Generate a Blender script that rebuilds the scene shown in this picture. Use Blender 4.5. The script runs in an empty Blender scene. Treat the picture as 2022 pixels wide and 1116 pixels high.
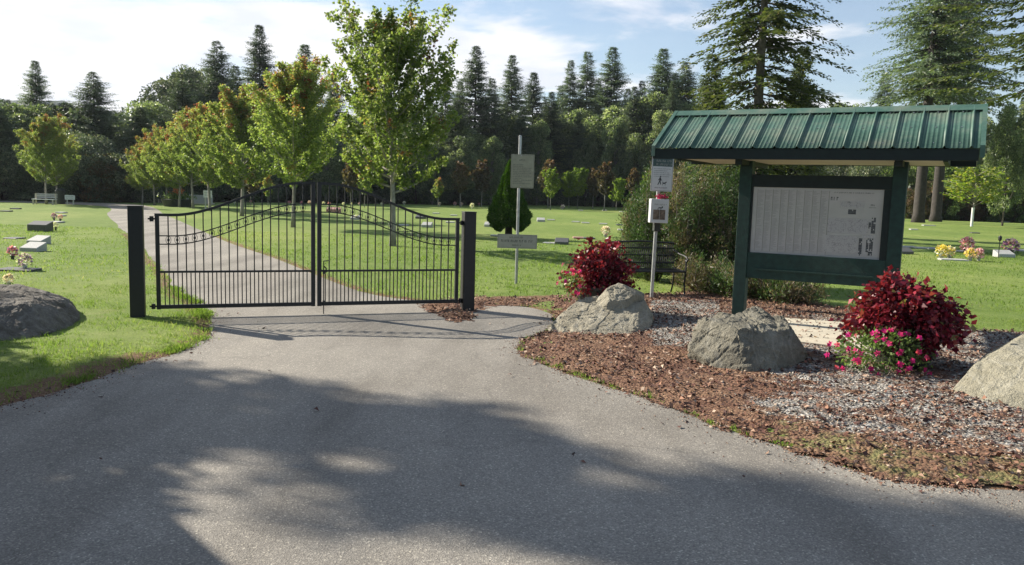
import bpy, bmesh, math, random
import numpy as np
from mathutils import Vector, Matrix, noise as mnoise
R = math.radians
scene = bpy.context.scene
C = scene.collection
random.seed(7)

# ---------------------------------------------------------------- camera
F_PX, PITCH, ROLL, CAMH = 1600.0, .1145, .028, 1.6
cam = bpy.data.cameras.new('camera'); cam_ob = bpy.data.objects.new('camera', cam); C.objects.link(cam_ob)
cam.sensor_width = 36.0; cam.lens = F_PX / 2022 * 36; cam.clip_end = 4000; cam.clip_start = .05
_c, _s, _cr, _sr = math.cos(PITCH), math.sin(PITCH), math.cos(ROLL), math.sin(ROLL)
_f = Vector((0, _c, -_s)); _u0 = Vector((0, _s, _c)); _r0 = Vector((1, 0, 0))
_r = _r0 * _cr + _u0 * _sr; _u = -_r0 * _sr + _u0 * _cr
M4 = Matrix((_r, _u, -_f)).transposed().to_4x4(); M4.translation = (0, 0, CAMH)
cam_ob.matrix_world = M4
scene.camera = cam_ob

# ---------------------------------------------------------------- world and sun
SUN_AZ, SUN_EL = R(-62.7), R(30)          # azimuth clockwise from +Y
world = bpy.data.worlds.new('World'); scene.world = world; world.use_nodes = True
nt = world.node_tree; nt.nodes.clear()
def N(t, typ, **kw):
    n = t.nodes.new(typ)
    for k, v in kw.items():
        if k.startswith('i_'):
            key = k[2:]; key = int(key) if key.isdigit() else key
            n.inputs[key].default_value = v
        else: setattr(n, k, v)
    return n
sky = N(nt, 'ShaderNodeTexSky', sky_type='NISHITA', sun_disc=False, sun_elevation=SUN_EL, sun_rotation=SUN_AZ,
        air_density=1.0, dust_density=.6, ozone_density=1.6, altitude=50)
tc = N(nt, 'ShaderNodeTexCoord'); sep = N(nt, 'ShaderNodeSeparateXYZ'); nt.links.new(tc.outputs['Generated'], sep.inputs[0])
def mth(t, op, a, b=None, c=None, clamp=False):
    n = t.nodes.new('ShaderNodeMath'); n.operation = op; n.use_clamp = clamp
    for i, v in enumerate((a, b, c)):
        if v is None: continue
        if isinstance(v, (int, float)): n.inputs[i].default_value = v
        else: t.links.new(v, n.inputs[i])
    return n.outputs[0]
zz = mth(nt, 'ADD', mth(nt, 'MAXIMUM', sep.outputs[2], 0.0), .10)
cx = mth(nt, 'DIVIDE', sep.outputs[0], zz); cy = mth(nt, 'DIVIDE', sep.outputs[1], zz)
cmb = N(nt, 'ShaderNodeCombineXYZ'); nt.links.new(cx, cmb.inputs[0]); nt.links.new(cy, cmb.inputs[1])
cmb.inputs[2].default_value = 3.7
n1 = N(nt, 'ShaderNodeTexNoise', i_Scale=1.15, i_Detail=7.0, i_Roughness=.56, i_Distortion=.35)
nt.links.new(cmb.outputs[0], n1.inputs['Vector'])
bias = mth(nt, 'ADD', mth(nt, 'MULTIPLY', sep.outputs[0], -.30), mth(nt, 'ADD', mth(nt, 'MULTIPLY', sep.outputs[1], .30), mth(nt, 'MULTIPLY_ADD', sep.outputs[2], -.35, -.20)))
msk = N(nt, 'ShaderNodeMapRange', i_1=.44, i_2=.60); msk.interpolation_type = 'SMOOTHSTEP'
nt.links.new(mth(nt, 'ADD', n1.outputs['Fac'], bias), msk.inputs[0])
n2 = N(nt, 'ShaderNodeTexNoise', i_Scale=2.6, i_Detail=5.0, i_Roughness=.5)
nt.links.new(cmb.outputs[0], n2.inputs['Vector'])
cr2 = N(nt, 'ShaderNodeValToRGB'); nt.links.new(n2.outputs['Fac'], cr2.inputs[0])
cr2.color_ramp.elements[0].position = .36; cr2.color_ramp.elements[0].color = (8.8, 9.2, 10.2, 1)
cr2.color_ramp.elements[1].position = .58; cr2.color_ramp.elements[1].color = (10.8, 10.8, 11.0, 1)
mixc = N(nt, 'ShaderNodeMix', data_type='RGBA'); nt.links.new(mth(nt, 'MULTIPLY_ADD', msk.outputs[0], .86, .14), mixc.inputs['Factor'])
gain = N(nt, 'ShaderNodeVectorMath', operation='MULTIPLY'); gain.inputs[1].default_value = (1.4, 1.46, 1.5); nt.links.new(sky.outputs[0], gain.inputs[0]); nt.links.new(gain.outputs[0], mixc.inputs['A']); nt.links.new(cr2.outputs[0], mixc.inputs['B'])
bg = N(nt, 'ShaderNodeBackground', i_Strength=.05); nt.links.new(mixc.outputs['Result'], bg.inputs[0])
wo = N(nt, 'ShaderNodeOutputWorld'); nt.links.new(bg.outputs[0], wo.inputs[0])

SUND = Vector((math.sin(SUN_AZ) * math.cos(SUN_EL), math.cos(SUN_AZ) * math.cos(SUN_EL), math.sin(SUN_EL)))
sl = bpy.data.lights.new('sun', 'SUN'); sl.energy = 5.0; sl.angle = R(.5); sl.color = (1, .925, .80)
so = bpy.data.objects.new('sun', sl); C.objects.link(so); so.rotation_euler = SUND.to_track_quat('Z', 'Y').to_euler()
so.location = (-30, 20, 40)
scene.view_settings.view_transform = 'Standard'; scene.view_settings.look = 'None'
scene.view_settings.exposure = 1.0; scene.view_settings.gamma = 1.0
scene.cycles.max_bounces = 6; scene.cycles.transparent_max_bounces = 4

# ---------------------------------------------------------------- pixel helper: where a point of the ground lies
def G(px, py, z=0.0):
    a = px - 1011; b = 558 - py
    x = a * _cr - b * _sr; y = a * _sr + b * _cr
    d = (x, F_PX * _c + y * _s, -F_PX * _s + y * _c)
    t = (z - CAMH) / d[2]
    return Vector((d[0] * t, d[1] * t, z))
def HZ(px): return 373.9 + (px - 1011) * .028
def XD(px, D): return (px - 1011) / F_PX * D          # x of a column at distance D (near the horizon)
def ZD(px, py, D): return CAMH + (HZ(px) - py) / F_PX * D

# ---------------------------------------------------------------- materials
def mat(name):
    m = bpy.data.materials.new(name); m.use_nodes = True; t = m.node_tree; t.nodes.clear()
    out = t.nodes.new('ShaderNodeOutputMaterial'); return m, t, out
def ramp(t, fac, stops):
    r = t.nodes.new('ShaderNodeValToRGB'); e = r.color_ramp.elements
    while len(e) < len(stops): e.new(.5)
    for i, (p, c) in enumerate(stops): e[i].position = p; e[i].color = (*c, 1)
    t.links.new(fac, r.inputs[0]); return r.outputs[0]
def noise(t, scale, detail=4, rough=.55, vec=None, dist=0, dim='3D'):
    n = t.nodes.new('ShaderNodeTexNoise'); n.inputs['Scale'].default_value = scale; n.inputs['Detail'].default_value = detail
    n.inputs['Roughness'].default_value = rough; n.inputs['Distortion'].default_value = dist
    if vec is not None: t.links.new(vec, n.inputs['Vector'])
    return n.outputs['Fac']
def objco(t):
    return t.nodes.new('ShaderNodeTexCoord').outputs['Object']
def mixrgb(t, f, a, b, mode='MIX'):
    n = t.nodes.new('ShaderNodeMix'); n.data_type = 'RGBA'; n.blend_type = mode
    for s, v in (('Factor', f), ('A', a), ('B', b)):
        if isinstance(v, (int, float)): n.inputs[s].default_value = v
        elif isinstance(v, tuple): n.inputs[s].default_value = (*v, 1)
        else: t.links.new(v, n.inputs[s])
    return n.outputs['Result']
def bump(t, h, strength=.3, dist=.01):
    b = t.nodes.new('ShaderNodeBump'); b.inputs['Strength'].default_value = strength; b.inputs['Distance'].default_value = dist
    t.links.new(h, b.inputs['Height']); return b.outputs[0]
def principled(t, out, col, rough=.6, metal=0, spec=.5, nrm=None, coat=0):
    p = t.nodes.new('ShaderNodeBsdfPrincipled')
    if isinstance(col, tuple): p.inputs['Base Color'].default_value = (*col, 1)
    else: t.links.new(col, p.inputs['Base Color'])
    if isinstance(rough, (int, float)): p.inputs['Roughness'].default_value = rough
    else: t.links.new(rough, p.inputs['Roughness'])
    p.inputs['Metallic'].default_value = metal; p.inputs['Specular IOR Level'].default_value = spec
    p.inputs['Coat Weight'].default_value = coat
    if nrm is not None: t.links.new(nrm, p.inputs['Normal'])
    if out is not None: t.links.new(p.outputs[0], out.inputs[0])
    return p
def simple(name, col, rough=.6, metal=0, var=.25, scale=12, bmp=0.0, spec=.5, coat=0):
    m, t, out = mat(name); o = objco(t)
    a = tuple(c * (1 - var) for c in col); b = tuple(min(1, c * (1 + var)) for c in col)
    f = noise(t, scale, 5, .6, o); c = ramp(t, f, [(.3, a), (.7, b)])
    principled(t, out, c, rough, metal, spec, bump(t, noise(t, scale * 6, 3, .6, o), bmp, .01) if bmp else None, coat)
    return m
def attr(t, name):
    a = t.nodes.new('ShaderNodeAttribute'); a.attribute_name = name; return a.outputs['Fac']

def leaf_mat(name, stops, trans=.45, objvar=.25, rough=.5, spec=.35):
    """hue attribute (one value per leaf) picks the colour; each tree is a little lighter or darker"""
    m, t, out = mat(name)
    c = ramp(t, attr(t, 'hue'), stops)
    oi = t.nodes.new('ShaderNodeObjectInfo')
    v = N(t, 'ShaderNodeMapRange'); v.inputs[3].default_value = 1 - objvar; v.inputs[4].default_value = 1 + objvar
    t.links.new(oi.outputs['Random'], v.inputs[0])
    hsv = t.nodes.new('ShaderNodeHueSaturation'); t.links.new(c, hsv.inputs['Color']); t.links.new(v.outputs[0], hsv.inputs['Value'])
    p = principled(t, None, hsv.outputs[0], rough, 0, spec)
    tr = t.nodes.new('ShaderNodeBsdfTranslucent')
    tcol = mixrgb(t, 1.0, hsv.outputs[0], (1.35, 1.5, .75), 'MULTIPLY'); t.links.new(tcol, tr.inputs[0])
    mx = t.nodes.new('ShaderNodeMixShader'); mx.inputs[0].default_value = trans
    t.links.new(p.outputs[0], mx.inputs[1]); t.links.new(tr.outputs[0], mx.inputs[2]); t.links.new(mx.outputs[0], out.inputs[0])
    return m

M = {}
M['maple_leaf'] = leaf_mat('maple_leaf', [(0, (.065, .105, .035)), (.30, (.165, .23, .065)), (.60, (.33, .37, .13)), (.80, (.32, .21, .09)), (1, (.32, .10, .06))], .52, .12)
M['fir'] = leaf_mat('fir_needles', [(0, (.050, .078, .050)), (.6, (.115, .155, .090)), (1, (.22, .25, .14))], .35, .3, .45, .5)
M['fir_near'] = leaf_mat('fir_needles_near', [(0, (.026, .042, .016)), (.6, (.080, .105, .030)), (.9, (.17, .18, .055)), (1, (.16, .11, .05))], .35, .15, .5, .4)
M['broadleaf'] = leaf_mat('broadleaf', [(0, (.07, .10, .05)), (.5, (.18, .225, .115)), (1, (.36, .38, .25))], .5, .3, .42, .6)
M['dark_leaf'] = leaf_mat('dark_leaf', [(0, (.050, .070, .044)), (.7, (.15, .185, .105)), (1, (.32, .32, .20))], .2, .3)
M['rusty_leaf'] = leaf_mat('rusty_leaf', [(0, (.05, .06, .03)), (.5, (.12, .10, .05)), (1, (.20, .10, .06))], .35, .3)
M['lime_leaf'] = leaf_mat('lime_leaf', [(0, (.11, .17, .03)), (.6, (.22, .29, .05)), (1, (.34, .30, .06))], .5, .2)
M['shrub_leaf'] = leaf_mat('shrub_leaf', [(0, (.06, .10, .035)), (.6, (.14, .21, .07)), (1, (.27, .30, .12))], .4, .3)
M['juniper'] = leaf_mat('juniper', [(0, (.025, .050, .018)), (.5, (.085, .15, .045)), (.68, (.14, .15, .07)), (.85, (.16, .10, .07)), (1, (.24, .19, .14))], .3, .15)
M['spruce_dense'] = leaf_mat('dwarf_spruce', [(0, (.03, .065, .015)), (.6, (.06, .13, .02)), (1, (.11, .19, .03))], .25, .1)
M['coleus'] = leaf_mat('coleus', [(0, (.045, .006, .012)), (.5, (.18, .013, .028)), (.9, (.34, .032, .055)), (1, (.24, .20, .07))], .28, .05, .4)
M['petunia_leaf'] = leaf_mat('petunia_leaf', [(0, (.08, .13, .04)), (1, (.20, .28, .10))], .4, .1)
M['petunia'] = leaf_mat('petunia_petal', [(0, (.50, .02, .16)), (.6, (.68, .03, .28)), (1, (.75, .12, .20))], .4, .1)
M['grass'] = leaf_mat('grass_blades', [(0, (.085, .14, .030)), (.5, (.16, .235, .050)), (.85, (.25, .30, .09)), (1, (.36, .33, .17))], .5, 0, .6, .2)
M['bouquet'] = leaf_mat('bouquet_petals', [(0, (.35, .18, .5)), (.3, (.75, .3, .42)), (.55, (.8, .6, .6)), (.8, (.85, .82, .75)), (1, (.85, .65, .12))], .3, 0)
M['twig_leaf'] = leaf_mat('dry_twigs', [(0, (.09, .075, .055)), (1, (.24, .20, .15))], .1, .1)
M['bark'] = simple('bark', (.10, .085, .07), .9, 0, .4, 9, .6)
M['bark_light'] = simple('bark_light', (.26, .24, .21), .85, 0, .3, 9, .4)
M['bark_dark'] = simple('bark_dark', (.045, .038, .032), .9, 0, .4, 6, .6)
M['black_metal'] = simple('black_powder_coat', (.008, .008, .009), .5, 0, .25, 30, .12, .5)
M['galv'] = simple('galvanised_steel', (.42, .43, .43), .45, .7, .2, 25, .1)
M['green_wood'] = simple('green_stained_wood', (.010, .036, .028), .6, 0, .35, 14, .35, .4)
M['green_dark'] = simple('dark_green_paint', (.004, .012, .010), .6, 0, .3, 14, .2, .4)
M['soffit'] = simple('beige_soffit', (.62, .55, .44), .7, 0, .08, 6)
M['white_paint'] = simple('white_paint', (.74, .74, .72), .5, 0, .08, 10)
M['sign_white'] = simple('sign_white', (.60, .61, .62), .4, 0, .06, 8, 0, .5)
M['sign_tan'] = simple('weathered_sign', (.30, .30, .22), .6, 0, .12, 14)
M['sign_grey'] = simple('grey_sign', (.34, .33, .30), .6, 0, .10, 14)
M['ink'] = simple('ink', (.03, .035, .04), .6, 0, .1)
M['ink_soft'] = simple('ink_soft', (.13, .13, .11), .6, 0, .1)
M['ink_faint'] = simple('ink_faint', (.22, .215, .21), .6, 0, .08)
M['map_grey'] = simple('map_grey', (.46, .45, .44), .6, 0, .25, 60)
M['photo_print'] = simple('photo_print', (.16, .12, .09), .5, 0, .7, 25)
M['concrete'] = simple('concrete', (.50, .45, .35), .85, 0, .12, 5, .3)
M['granite_light'] = simple('granite_light', (.42, .42, .39), .7, 0, .25, 40, .1)
M['granite_dark'] = simple('granite_dark', (.09, .09, .085), .5, 0, .3, 40)
M['granite_pink'] = simple('granite_pink', (.40, .22, .18), .6, 0, .2, 30)
M['plastic_dark'] = simple('dark_plastic', (.03, .035, .03), .55, 0, .2)
M['red_ribbon'] = simple('red_ribbon', (.55, .03, .07), .5, 0, .3, 20)
M['terracotta'] = simple('orange_flowers', (.60, .20, .06), .6, 0, .5, 20)
M['siding'] = simple('shed_siding', (.30, .28, .25), .8, 0, .15, 6)
M['water_white'] = simple('white_stone', (.66, .65, .62), .6, 0, .1)

def roof_material():
    m, t, out = mat('green_metal_roofing'); o = objco(t)
    f = noise(t, 2.2, 6, .65, o); f2 = noise(t, 25, 4, .6, o)
    c = ramp(t, f, [(.32, (.030, .085, .062)), (.46, (.055, .125, .095)), (.6, (.12, .165, .125)), (.75, (.20, .21, .16))])
    c = mixrgb(t, .25, c, ramp(t, f2, [(.35, (.04, .09, .065)), (.7, (.13, .18, .145))]))
    r = ramp(t, f, [(.3, (.42,) * 3), (.7, (.65,) * 3)])
    principled(t, out, c, r, .0, .35, bump(t, f2, .08, .004)); return m
M['roof'] = roof_material()

def asphalt_material():
    m, t, out = mat('worn_asphalt'); o = objco(t)
    mp_ = t.nodes.new('ShaderNodeMapping'); t.links.new(o, mp_.inputs[0]); mp_.inputs['Rotation'].default_value = (0, 0, R(-30)); mp_.inputs['Scale'].default_value = (1.6, .35, 1)
    big = noise(t, .35, 5, .6, o); mid = noise(t, 2.3, 6, .62, o); fine = noise(t, 95, 3, .75, o)
    vo = t.nodes.new('ShaderNodeTexVoronoi'); vo.inputs['Scale'].default_value = 120; t.links.new(o, vo.inputs['Vector'])
    c = ramp(t, mid, [(.25, (.225, .203, .170)), (.55, (.285, .258, .216)), (.8, (.335, .303, .255))])
    c = mixrgb(t, .55, c, ramp(t, big, [(.3, (.21, .195, .172)), (.7, (.31, .288, .255))]))
    sp = ramp(t, fine, [(.32, (.66,) * 3), (.5, (1,) * 3), (.68, (1.38,) * 3)])
    c = mixrgb(t, 1.0, c, sp, 'MULTIPLY')
    w = t.nodes.new('ShaderNodeTexWhiteNoise'); t.links.new(vo.outputs['Position'], w.inputs['Vector'])
    st = ramp(t, w.outputs['Value'], [(.0, (.72,) * 3), (.88, (1.0,) * 3), (.95, (1.35, 1.35, 1.3)), (1, (1.9, 1.9, 1.8))])
    c = mixrgb(t, .8, c, st, 'MULTIPLY')
    pt_ = noise(t, .8, 3, .5, mp_.outputs[0]); c = mixrgb(t, 1, c, ramp(t, pt_, [(.35, (.76, .75, .74)), (.5, (1, 1, 1)), (.68, (1.16, 1.15, 1.13))]), 'MULTIPLY')
    c = mixrgb(t, ramp(t, noise(t, 3.5, 4, .6, o), [(.68, (0,) * 3), (.76, (.5,) * 3)]), c, (.15, .135, .12))
    # a few hairline cracks
    cn = N(t, 'ShaderNodeVectorMath', operation='ADD'); t.links.new(o, cn.inputs[0])
    nn = t.nodes.new('ShaderNodeTexNoise'); nn.inputs['Scale'].default_value = 1.4; nn.inputs['Detail'].default_value = 4; t.links.new(o, nn.inputs['Vector'])
    t.links.new(nn.outputs['Color'], cn.inputs[1])
    v2 = t.nodes.new('ShaderNodeTexVoronoi'); v2.feature = 'DISTANCE_TO_EDGE'; v2.inputs['Scale'].default_value = .33; t.links.new(cn.outputs[0], v2.inputs['Vector'])
    ck = ramp(t, v2.outputs['Distance'], [(0, (.5,) * 3), (.0035, (.62,) * 3), (.007, (1,) * 3)])
    c = mixrgb(t, .25, c, ck, 'MULTIPLY')
    # tan needle dust near the right verge
    dst = attr(t, 'dust'); dn = mth(t, 'MULTIPLY', dst, ramp(t, noise(t, 9, 6, .7, o), [(.35, (0,) * 3), (.62, (1,) * 3)]))
    c = mixrgb(t, dn, c, (.30, .19, .11))
    h = mth(t, 'ADD', fine, mth(t, 'MULTIPLY', vo.outputs['Distance'], .8))
    principled(t, out, c, .85, 0, .35, bump(t, h, .55, .006)); return m
M['asphalt'] = asphalt_material()

def lawn_material():
    m, t, out = mat('lawn_turf'); o = objco(t)
    mp = t.nodes.new('ShaderNodeMapping'); t.links.new(o, mp.inputs[0]); mp.inputs['Rotation'].default_value = (0, 0, R(20)); mp.inputs['Scale'].default_value = (1, .45, 1)
    a = noise(t, .22, 6, .6, mp.outputs[0]); b = noise(t, 2.5, 6, .65, o); f = noise(t, 45, 4, .7, o)
    c = ramp(t, a, [(.32, (.13, .195, .042)), (.5, (.195, .265, .060)), (.66, (.30, .335, .10))])
    c = mixrgb(t, .4, c, ramp(t, b, [(.3, (.09, .15, .035)), (.52, (.17, .24, .06)), (.72, (.31, .33, .13))]))
    c = mixrgb(t, 1, c, ramp(t, f, [(.3, (.6,) * 3), (.5, (1,) * 3), (.7, (1.35,) * 3)]), 'MULTIPLY')
    # dry / bare patches
    d = ramp(t, noise(t, .9, 7, .7, o), [(.62, (0,) * 3), (.72, (1,) * 3)])
    c = mixrgb(t, mth(t, 'MULTIPLY', d, .5), c, (.26, .22, .12))
    dirt = attr(t, 'dirt'); dd = mth(t, 'ADD', dirt, mth(t, 'MULTIPLY', mth(t, 'SUBTRACT', noise(t, 7, 5, .7, o), .5), 1.1))
    dm = ramp(t, dd, [(.42, (0,) * 3), (.6, (1,) * 3)])
    soil = ramp(t, noise(t, 60, 4, .7, o), [(.3, (.10, .055, .03)), (.55, (.24, .15, .09)), (.75, (.38, .27, .17))])
    c = mixrgb(t, dm, c, soil)
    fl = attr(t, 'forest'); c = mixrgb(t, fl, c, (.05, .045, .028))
    principled(t, out, c, .9, 0, .15, bump(t, mth(t, 'ADD', f, b), .9, .03)); return m
M['lawn'] = lawn_material()

def bed_material():
    m, t, out = mat('mulch_and_gravel'); o = objco(t)
    v = t.nodes.new('ShaderNodeTexVoronoi'); v.inputs['Scale'].default_value = 42; t.links.new(o, v.inputs['Vector'])
    w = t.nodes.new('ShaderNodeTexWhiteNoise'); t.links.new(v.outputs['Position'], w.inputs['Vector'])
    grav = ramp(t, w.outputs['Value'], [(0, (.10, .09, .08)), (.35, (.21, .195, .17)), (.75, (.33, .31, .28)), (1, (.54, .52, .48))])
    n = noise(t, 38, 5, .75, o); n2 = noise(t, 6, 5, .6, o)
    need = ramp(t, n, [(.28, (.055, .028, .020)), (.45, (.18, .10, .06)), (.6, (.30, .185, .115)), (.75, (.48, .37, .27))])
    need = mixrgb(t, ramp(t, noise(t, 1.7, 5, .65, o), [(.42, (0,) * 3), (.58, (.7,) * 3)]), need, ramp(t, n, [(.3, (.04, .02, .016)), (.55, (.15, .07, .045)), (.75, (.40, .30, .21))]))
    g = mth(t, 'ADD', attr(t, 'gravel'), mth(t, 'MULTIPLY', mth(t, 'SUBTRACT', n2, .5), 1.3))
    gm = ramp(t, g, [(.42, (0,) * 3), (.6, (1,) * 3)])
    c = mixrgb(t, gm, need, grav)
    ms = mth(t, 'ADD', attr(t, 'moss'), mth(t, 'MULTIPLY', mth(t, 'SUBTRACT', noise(t, 5, 6, .7, o), .5), 1.5))
    c = mixrgb(t, ramp(t, ms, [(.5, (0,) * 3), (.75, (.85,) * 3)]), c, ramp(t, n, [(.3, (.11, .12, .04)), (.7, (.25, .24, .10))]))
    h = mth(t, 'ADD', n, mth(t, 'MULTIPLY', v.outputs['Distance'], -1.2))
    principled(t, out, c, .9, 0, .25, bump(t, h, .9, .02)); return m
M['bed'] = bed_material()

def rock_material(name, cols, moss=.3, mosscol=(.10, .10, .03), sc=1.0):
    m, t, out = mat(name); o = objco(t)
    a = noise(t, 2.5 * sc, 8, .62, o, .4); b = noise(t, 14 * sc, 6, .7, o); f = noise(t, 70, 4, .7, o)
    c = ramp(t, a, [(.3, cols[0]), (.5, cols[1]), (.72, cols[2])])
    c = mixrgb(t, .5, c, ramp(t, b, [(.3, cols[0]), (.52, cols[1]), (.7, cols[2])]))
    c = mixrgb(t, 1, c, ramp(t, f, [(.3, (.75,) * 3), (.7, (1.25,) * 3)]), 'MULTIPLY')
    wv = t.nodes.new('ShaderNodeTexWave'); wv.inputs['Scale'].default_value = 1.1; wv.inputs['Distortion'].default_value = 9; wv.inputs['Detail'].default_value = 5
    wv.inputs['Detail Scale'].default_value = 1.6; t.links.new(o, wv.inputs['Vector'])
    c = mixrgb(t, mth(t, 'MULTIPLY', ramp(t, wv.outputs['Fac'], [(.95, (0,) * 3), (1, (1,) * 3)]), .22), c, cols[3])
    mm = mth(t, 'ADD', noise(t, 4, 6, .7, o), moss - .5)
    c = mixrgb(t, ramp(t, mm, [(.5, (0,) * 3), (.7, (.85,) * 3)]), c, mosscol)
    principled(t, out, c, .85, 0, .3, bump(t, mth(t, 'ADD', b, mth(t, 'MULTIPLY', f, .5)), 1.0, .05)); return m
M['rock_tan'] = rock_material('tan_rock', [(.20, .178, .13), (.38, .345, .26), (.52, .485, .39), (.66, .63, .54)], .12, (.14, .13, .06))
M['rock_dark'] = rock_material('dark_rock', [(.10, .092, .070), (.24, .222, .172), (.41, .385, .305), (.56, .53, .45)], .22, (.10, .11, .05))
M['rock_pale'] = rock_material('pale_rock', [(.24, .22, .155), (.37, .345, .26), (.48, .455, .37), (.56, .54, .46)], .25, (.26, .25, .10))
M['rock_mossy'] = rock_material('mossy_rock', [(.08, .065, .05), (.18, .16, .13), (.36, .335, .30), (.46, .44, .40)], .36, (.07, .08, .02))

# ---------------------------------------------------------------- object helpers
def tag(o, label=None, cat=None, group=None, kind=None):
    if label: o['label'] = label
    if cat: o['category'] = cat
    if group: o['group'] = group
    if kind: o['kind'] = kind
    return o
def empty(name, loc, rz=0, label=None, cat=None, group=None):
    o = bpy.data.objects.new(name, None); C.objects.link(o); o.location = loc; o.rotation_euler = (0, 0, rz)
    o.empty_display_size = .2
    return tag(o, label, cat, group)
def link(name, me, parent=None, loc=None, rz=0):
    o = bpy.data.objects.new(name, me); C.objects.link(o)
    if parent is not None: o.parent = parent
    if loc is not None: o.location = loc
    o.rotation_euler = (0, 0, rz)
    return o
def copy_tree(root, loc, rz=0, scale=1.0, label=None, group=None, cat=None):
    r = root.copy(); C.objects.link(r); r.location = loc; r.rotation_euler = (0, 0, rz)
    r.scale = (scale,) * 3 if isinstance(scale, (int, float)) else scale
    tag(r, label, cat, group)
    for ch in list(root.children):
        c = ch.copy(); C.objects.link(c); c.parent = r
        for g in list(ch.children):
            d = g.copy(); C.objects.link(d); d.parent = c
    return r

class MB:
    """collects simple solids, then links them as one mesh object"""
    def __init__(s): s.bm = bmesh.new()
    def box(s, x0, x1, y0, y1, z0, z1, mtx=None, bev=0):
        r = bmesh.ops.create_cube(s.bm, size=1); vs = r['verts']
        for v in vs:
            v.co = Vector(((x0 + x1) / 2 + v.co.x * (x1 - x0), (y0 + y1) / 2 + v.co.y * (y1 - y0), (z0 + z1) / 2 + v.co.z * (z1 - z0)))
        if bev:
            es = list({e for v in vs for e in v.link_edges})
            rr = bmesh.ops.bevel(s.bm, geom=es, offset=bev, segments=2, affect='EDGES', profile=.5)
            vs = list({v for f in rr['faces'] for v in f.verts} | {v for v in vs if v.is_valid})
        if mtx is not None:
            for v in vs: v.co = mtx @ v.co
        return s
    def tube(s, pts, rad, seg=8, caps=True):
        pts = [Vector(p) for p in pts]; n = len(pts)
        rad = [rad] * n if isinstance(rad, (int, float)) else rad
        rings = []; prev = None
        for i, p in enumerate(pts):
            d = (pts[min(i + 1, n - 1)] - pts[max(i - 1, 0)]).normalized()
            if prev is None:
                up = Vector((0, 0, 1)) if abs(d.z) < .9 else Vector((1, 0, 0))
                a = d.cross(up).normalized()
            else: a = (prev - d * prev.dot(d)).normalized()
            prev = a; b = d.cross(a)
            rings.append([s.bm.verts.new(p + (a * math.cos(2 * math.pi * k / seg) + b * math.sin(2 * math.pi * k / seg)) * rad[i]) for k in range(seg)])
        for i in range(n - 1):
            for k in range(seg):
                s.bm.faces.new((rings[i][k], rings[i][(k + 1) % seg], rings[i + 1][(k + 1) % seg], rings[i + 1][k]))
        if caps:
            s.bm.faces.new(rings[0][::-1]); s.bm.faces.new(rings[-1])
        return s
    def lathe(s, prof, seg=20, mtx=None):
        rings = []
        for r, z in prof:
            rings.append([s.bm.verts.new((r * math.cos(2 * math.pi * k / seg), r * math.sin(2 * math.pi * k / seg), z)) for k in range(seg)])
        for i in range(len(rings) - 1):
            for k in range(seg):
                s.bm.faces.new((rings[i][k], rings[i][(k + 1) % seg], rings[i + 1][(k + 1) % seg], rings[i + 1][k]))
        s.bm.faces.new(rings[0][::-1]); s.bm.faces.new(rings[-1])
        if mtx is not None:
            for rg in rings:
                for v in rg: v.co = mtx @ v.co
        return s
    def prism(s, pts, y0, y1):
        """outline in x,z pushed from y0 to y1"""
        a = [s.bm.verts.new((x, y0, z)) for x, z in pts]; b = [s.bm.verts.new((x, y1, z)) for x, z in pts]
        n = len(pts); s.bm.faces.new(a); s.bm.faces.new(b[::-1])
        for i in range(n): s.bm.faces.new((a[i], b[i], b[(i + 1) % n], a[(i + 1) % n]))
        return s
    def build(s, name, m, parent=None, loc=None, rz=0, smooth=False):
        bmesh.ops.recalc_face_normals(s.bm, faces=s.bm.faces)
        me = bpy.data.meshes.new(name); s.bm.to_mesh(me); s.bm.free()
        me.materials.append(m)
        if smooth: me.polygons.foreach_set('use_smooth', [True] * len(me.polygons))
        return link(name, me, parent, loc, rz)

def np_mesh(name, V, Fc, m, attrs=None, domain='FACE', smooth=False):
    """V (n,3), Fc (k, 3 or 4) -> mesh"""
    me = bpy.data.meshes.new(name); V = np.asarray(V, np.float32); Fc = np.asarray(Fc, np.int32)
    k, s = Fc.shape
    me.vertices.add(len(V)); me.vertices.foreach_set('co', V.ravel())
    me.loops.add(k * s); me.loops.foreach_set('vertex_index', Fc.ravel())
    me.polygons.add(k); me.polygons.foreach_set('loop_start', np.arange(k, dtype=np.int32) * s)
    me.polygons.foreach_set('loop_total', np.full(k, s, np.int32))
    if smooth: me.polygons.foreach_set('use_smooth', np.ones(k, bool))
    me.update(calc_edges=True)
    for an, av in (attrs or {}).items():
        a = me.attributes.new(an, 'FLOAT', domain); a.data.foreach_set('value', np.asarray(av, np.float32))
    me.materials.append(m); return me

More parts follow.
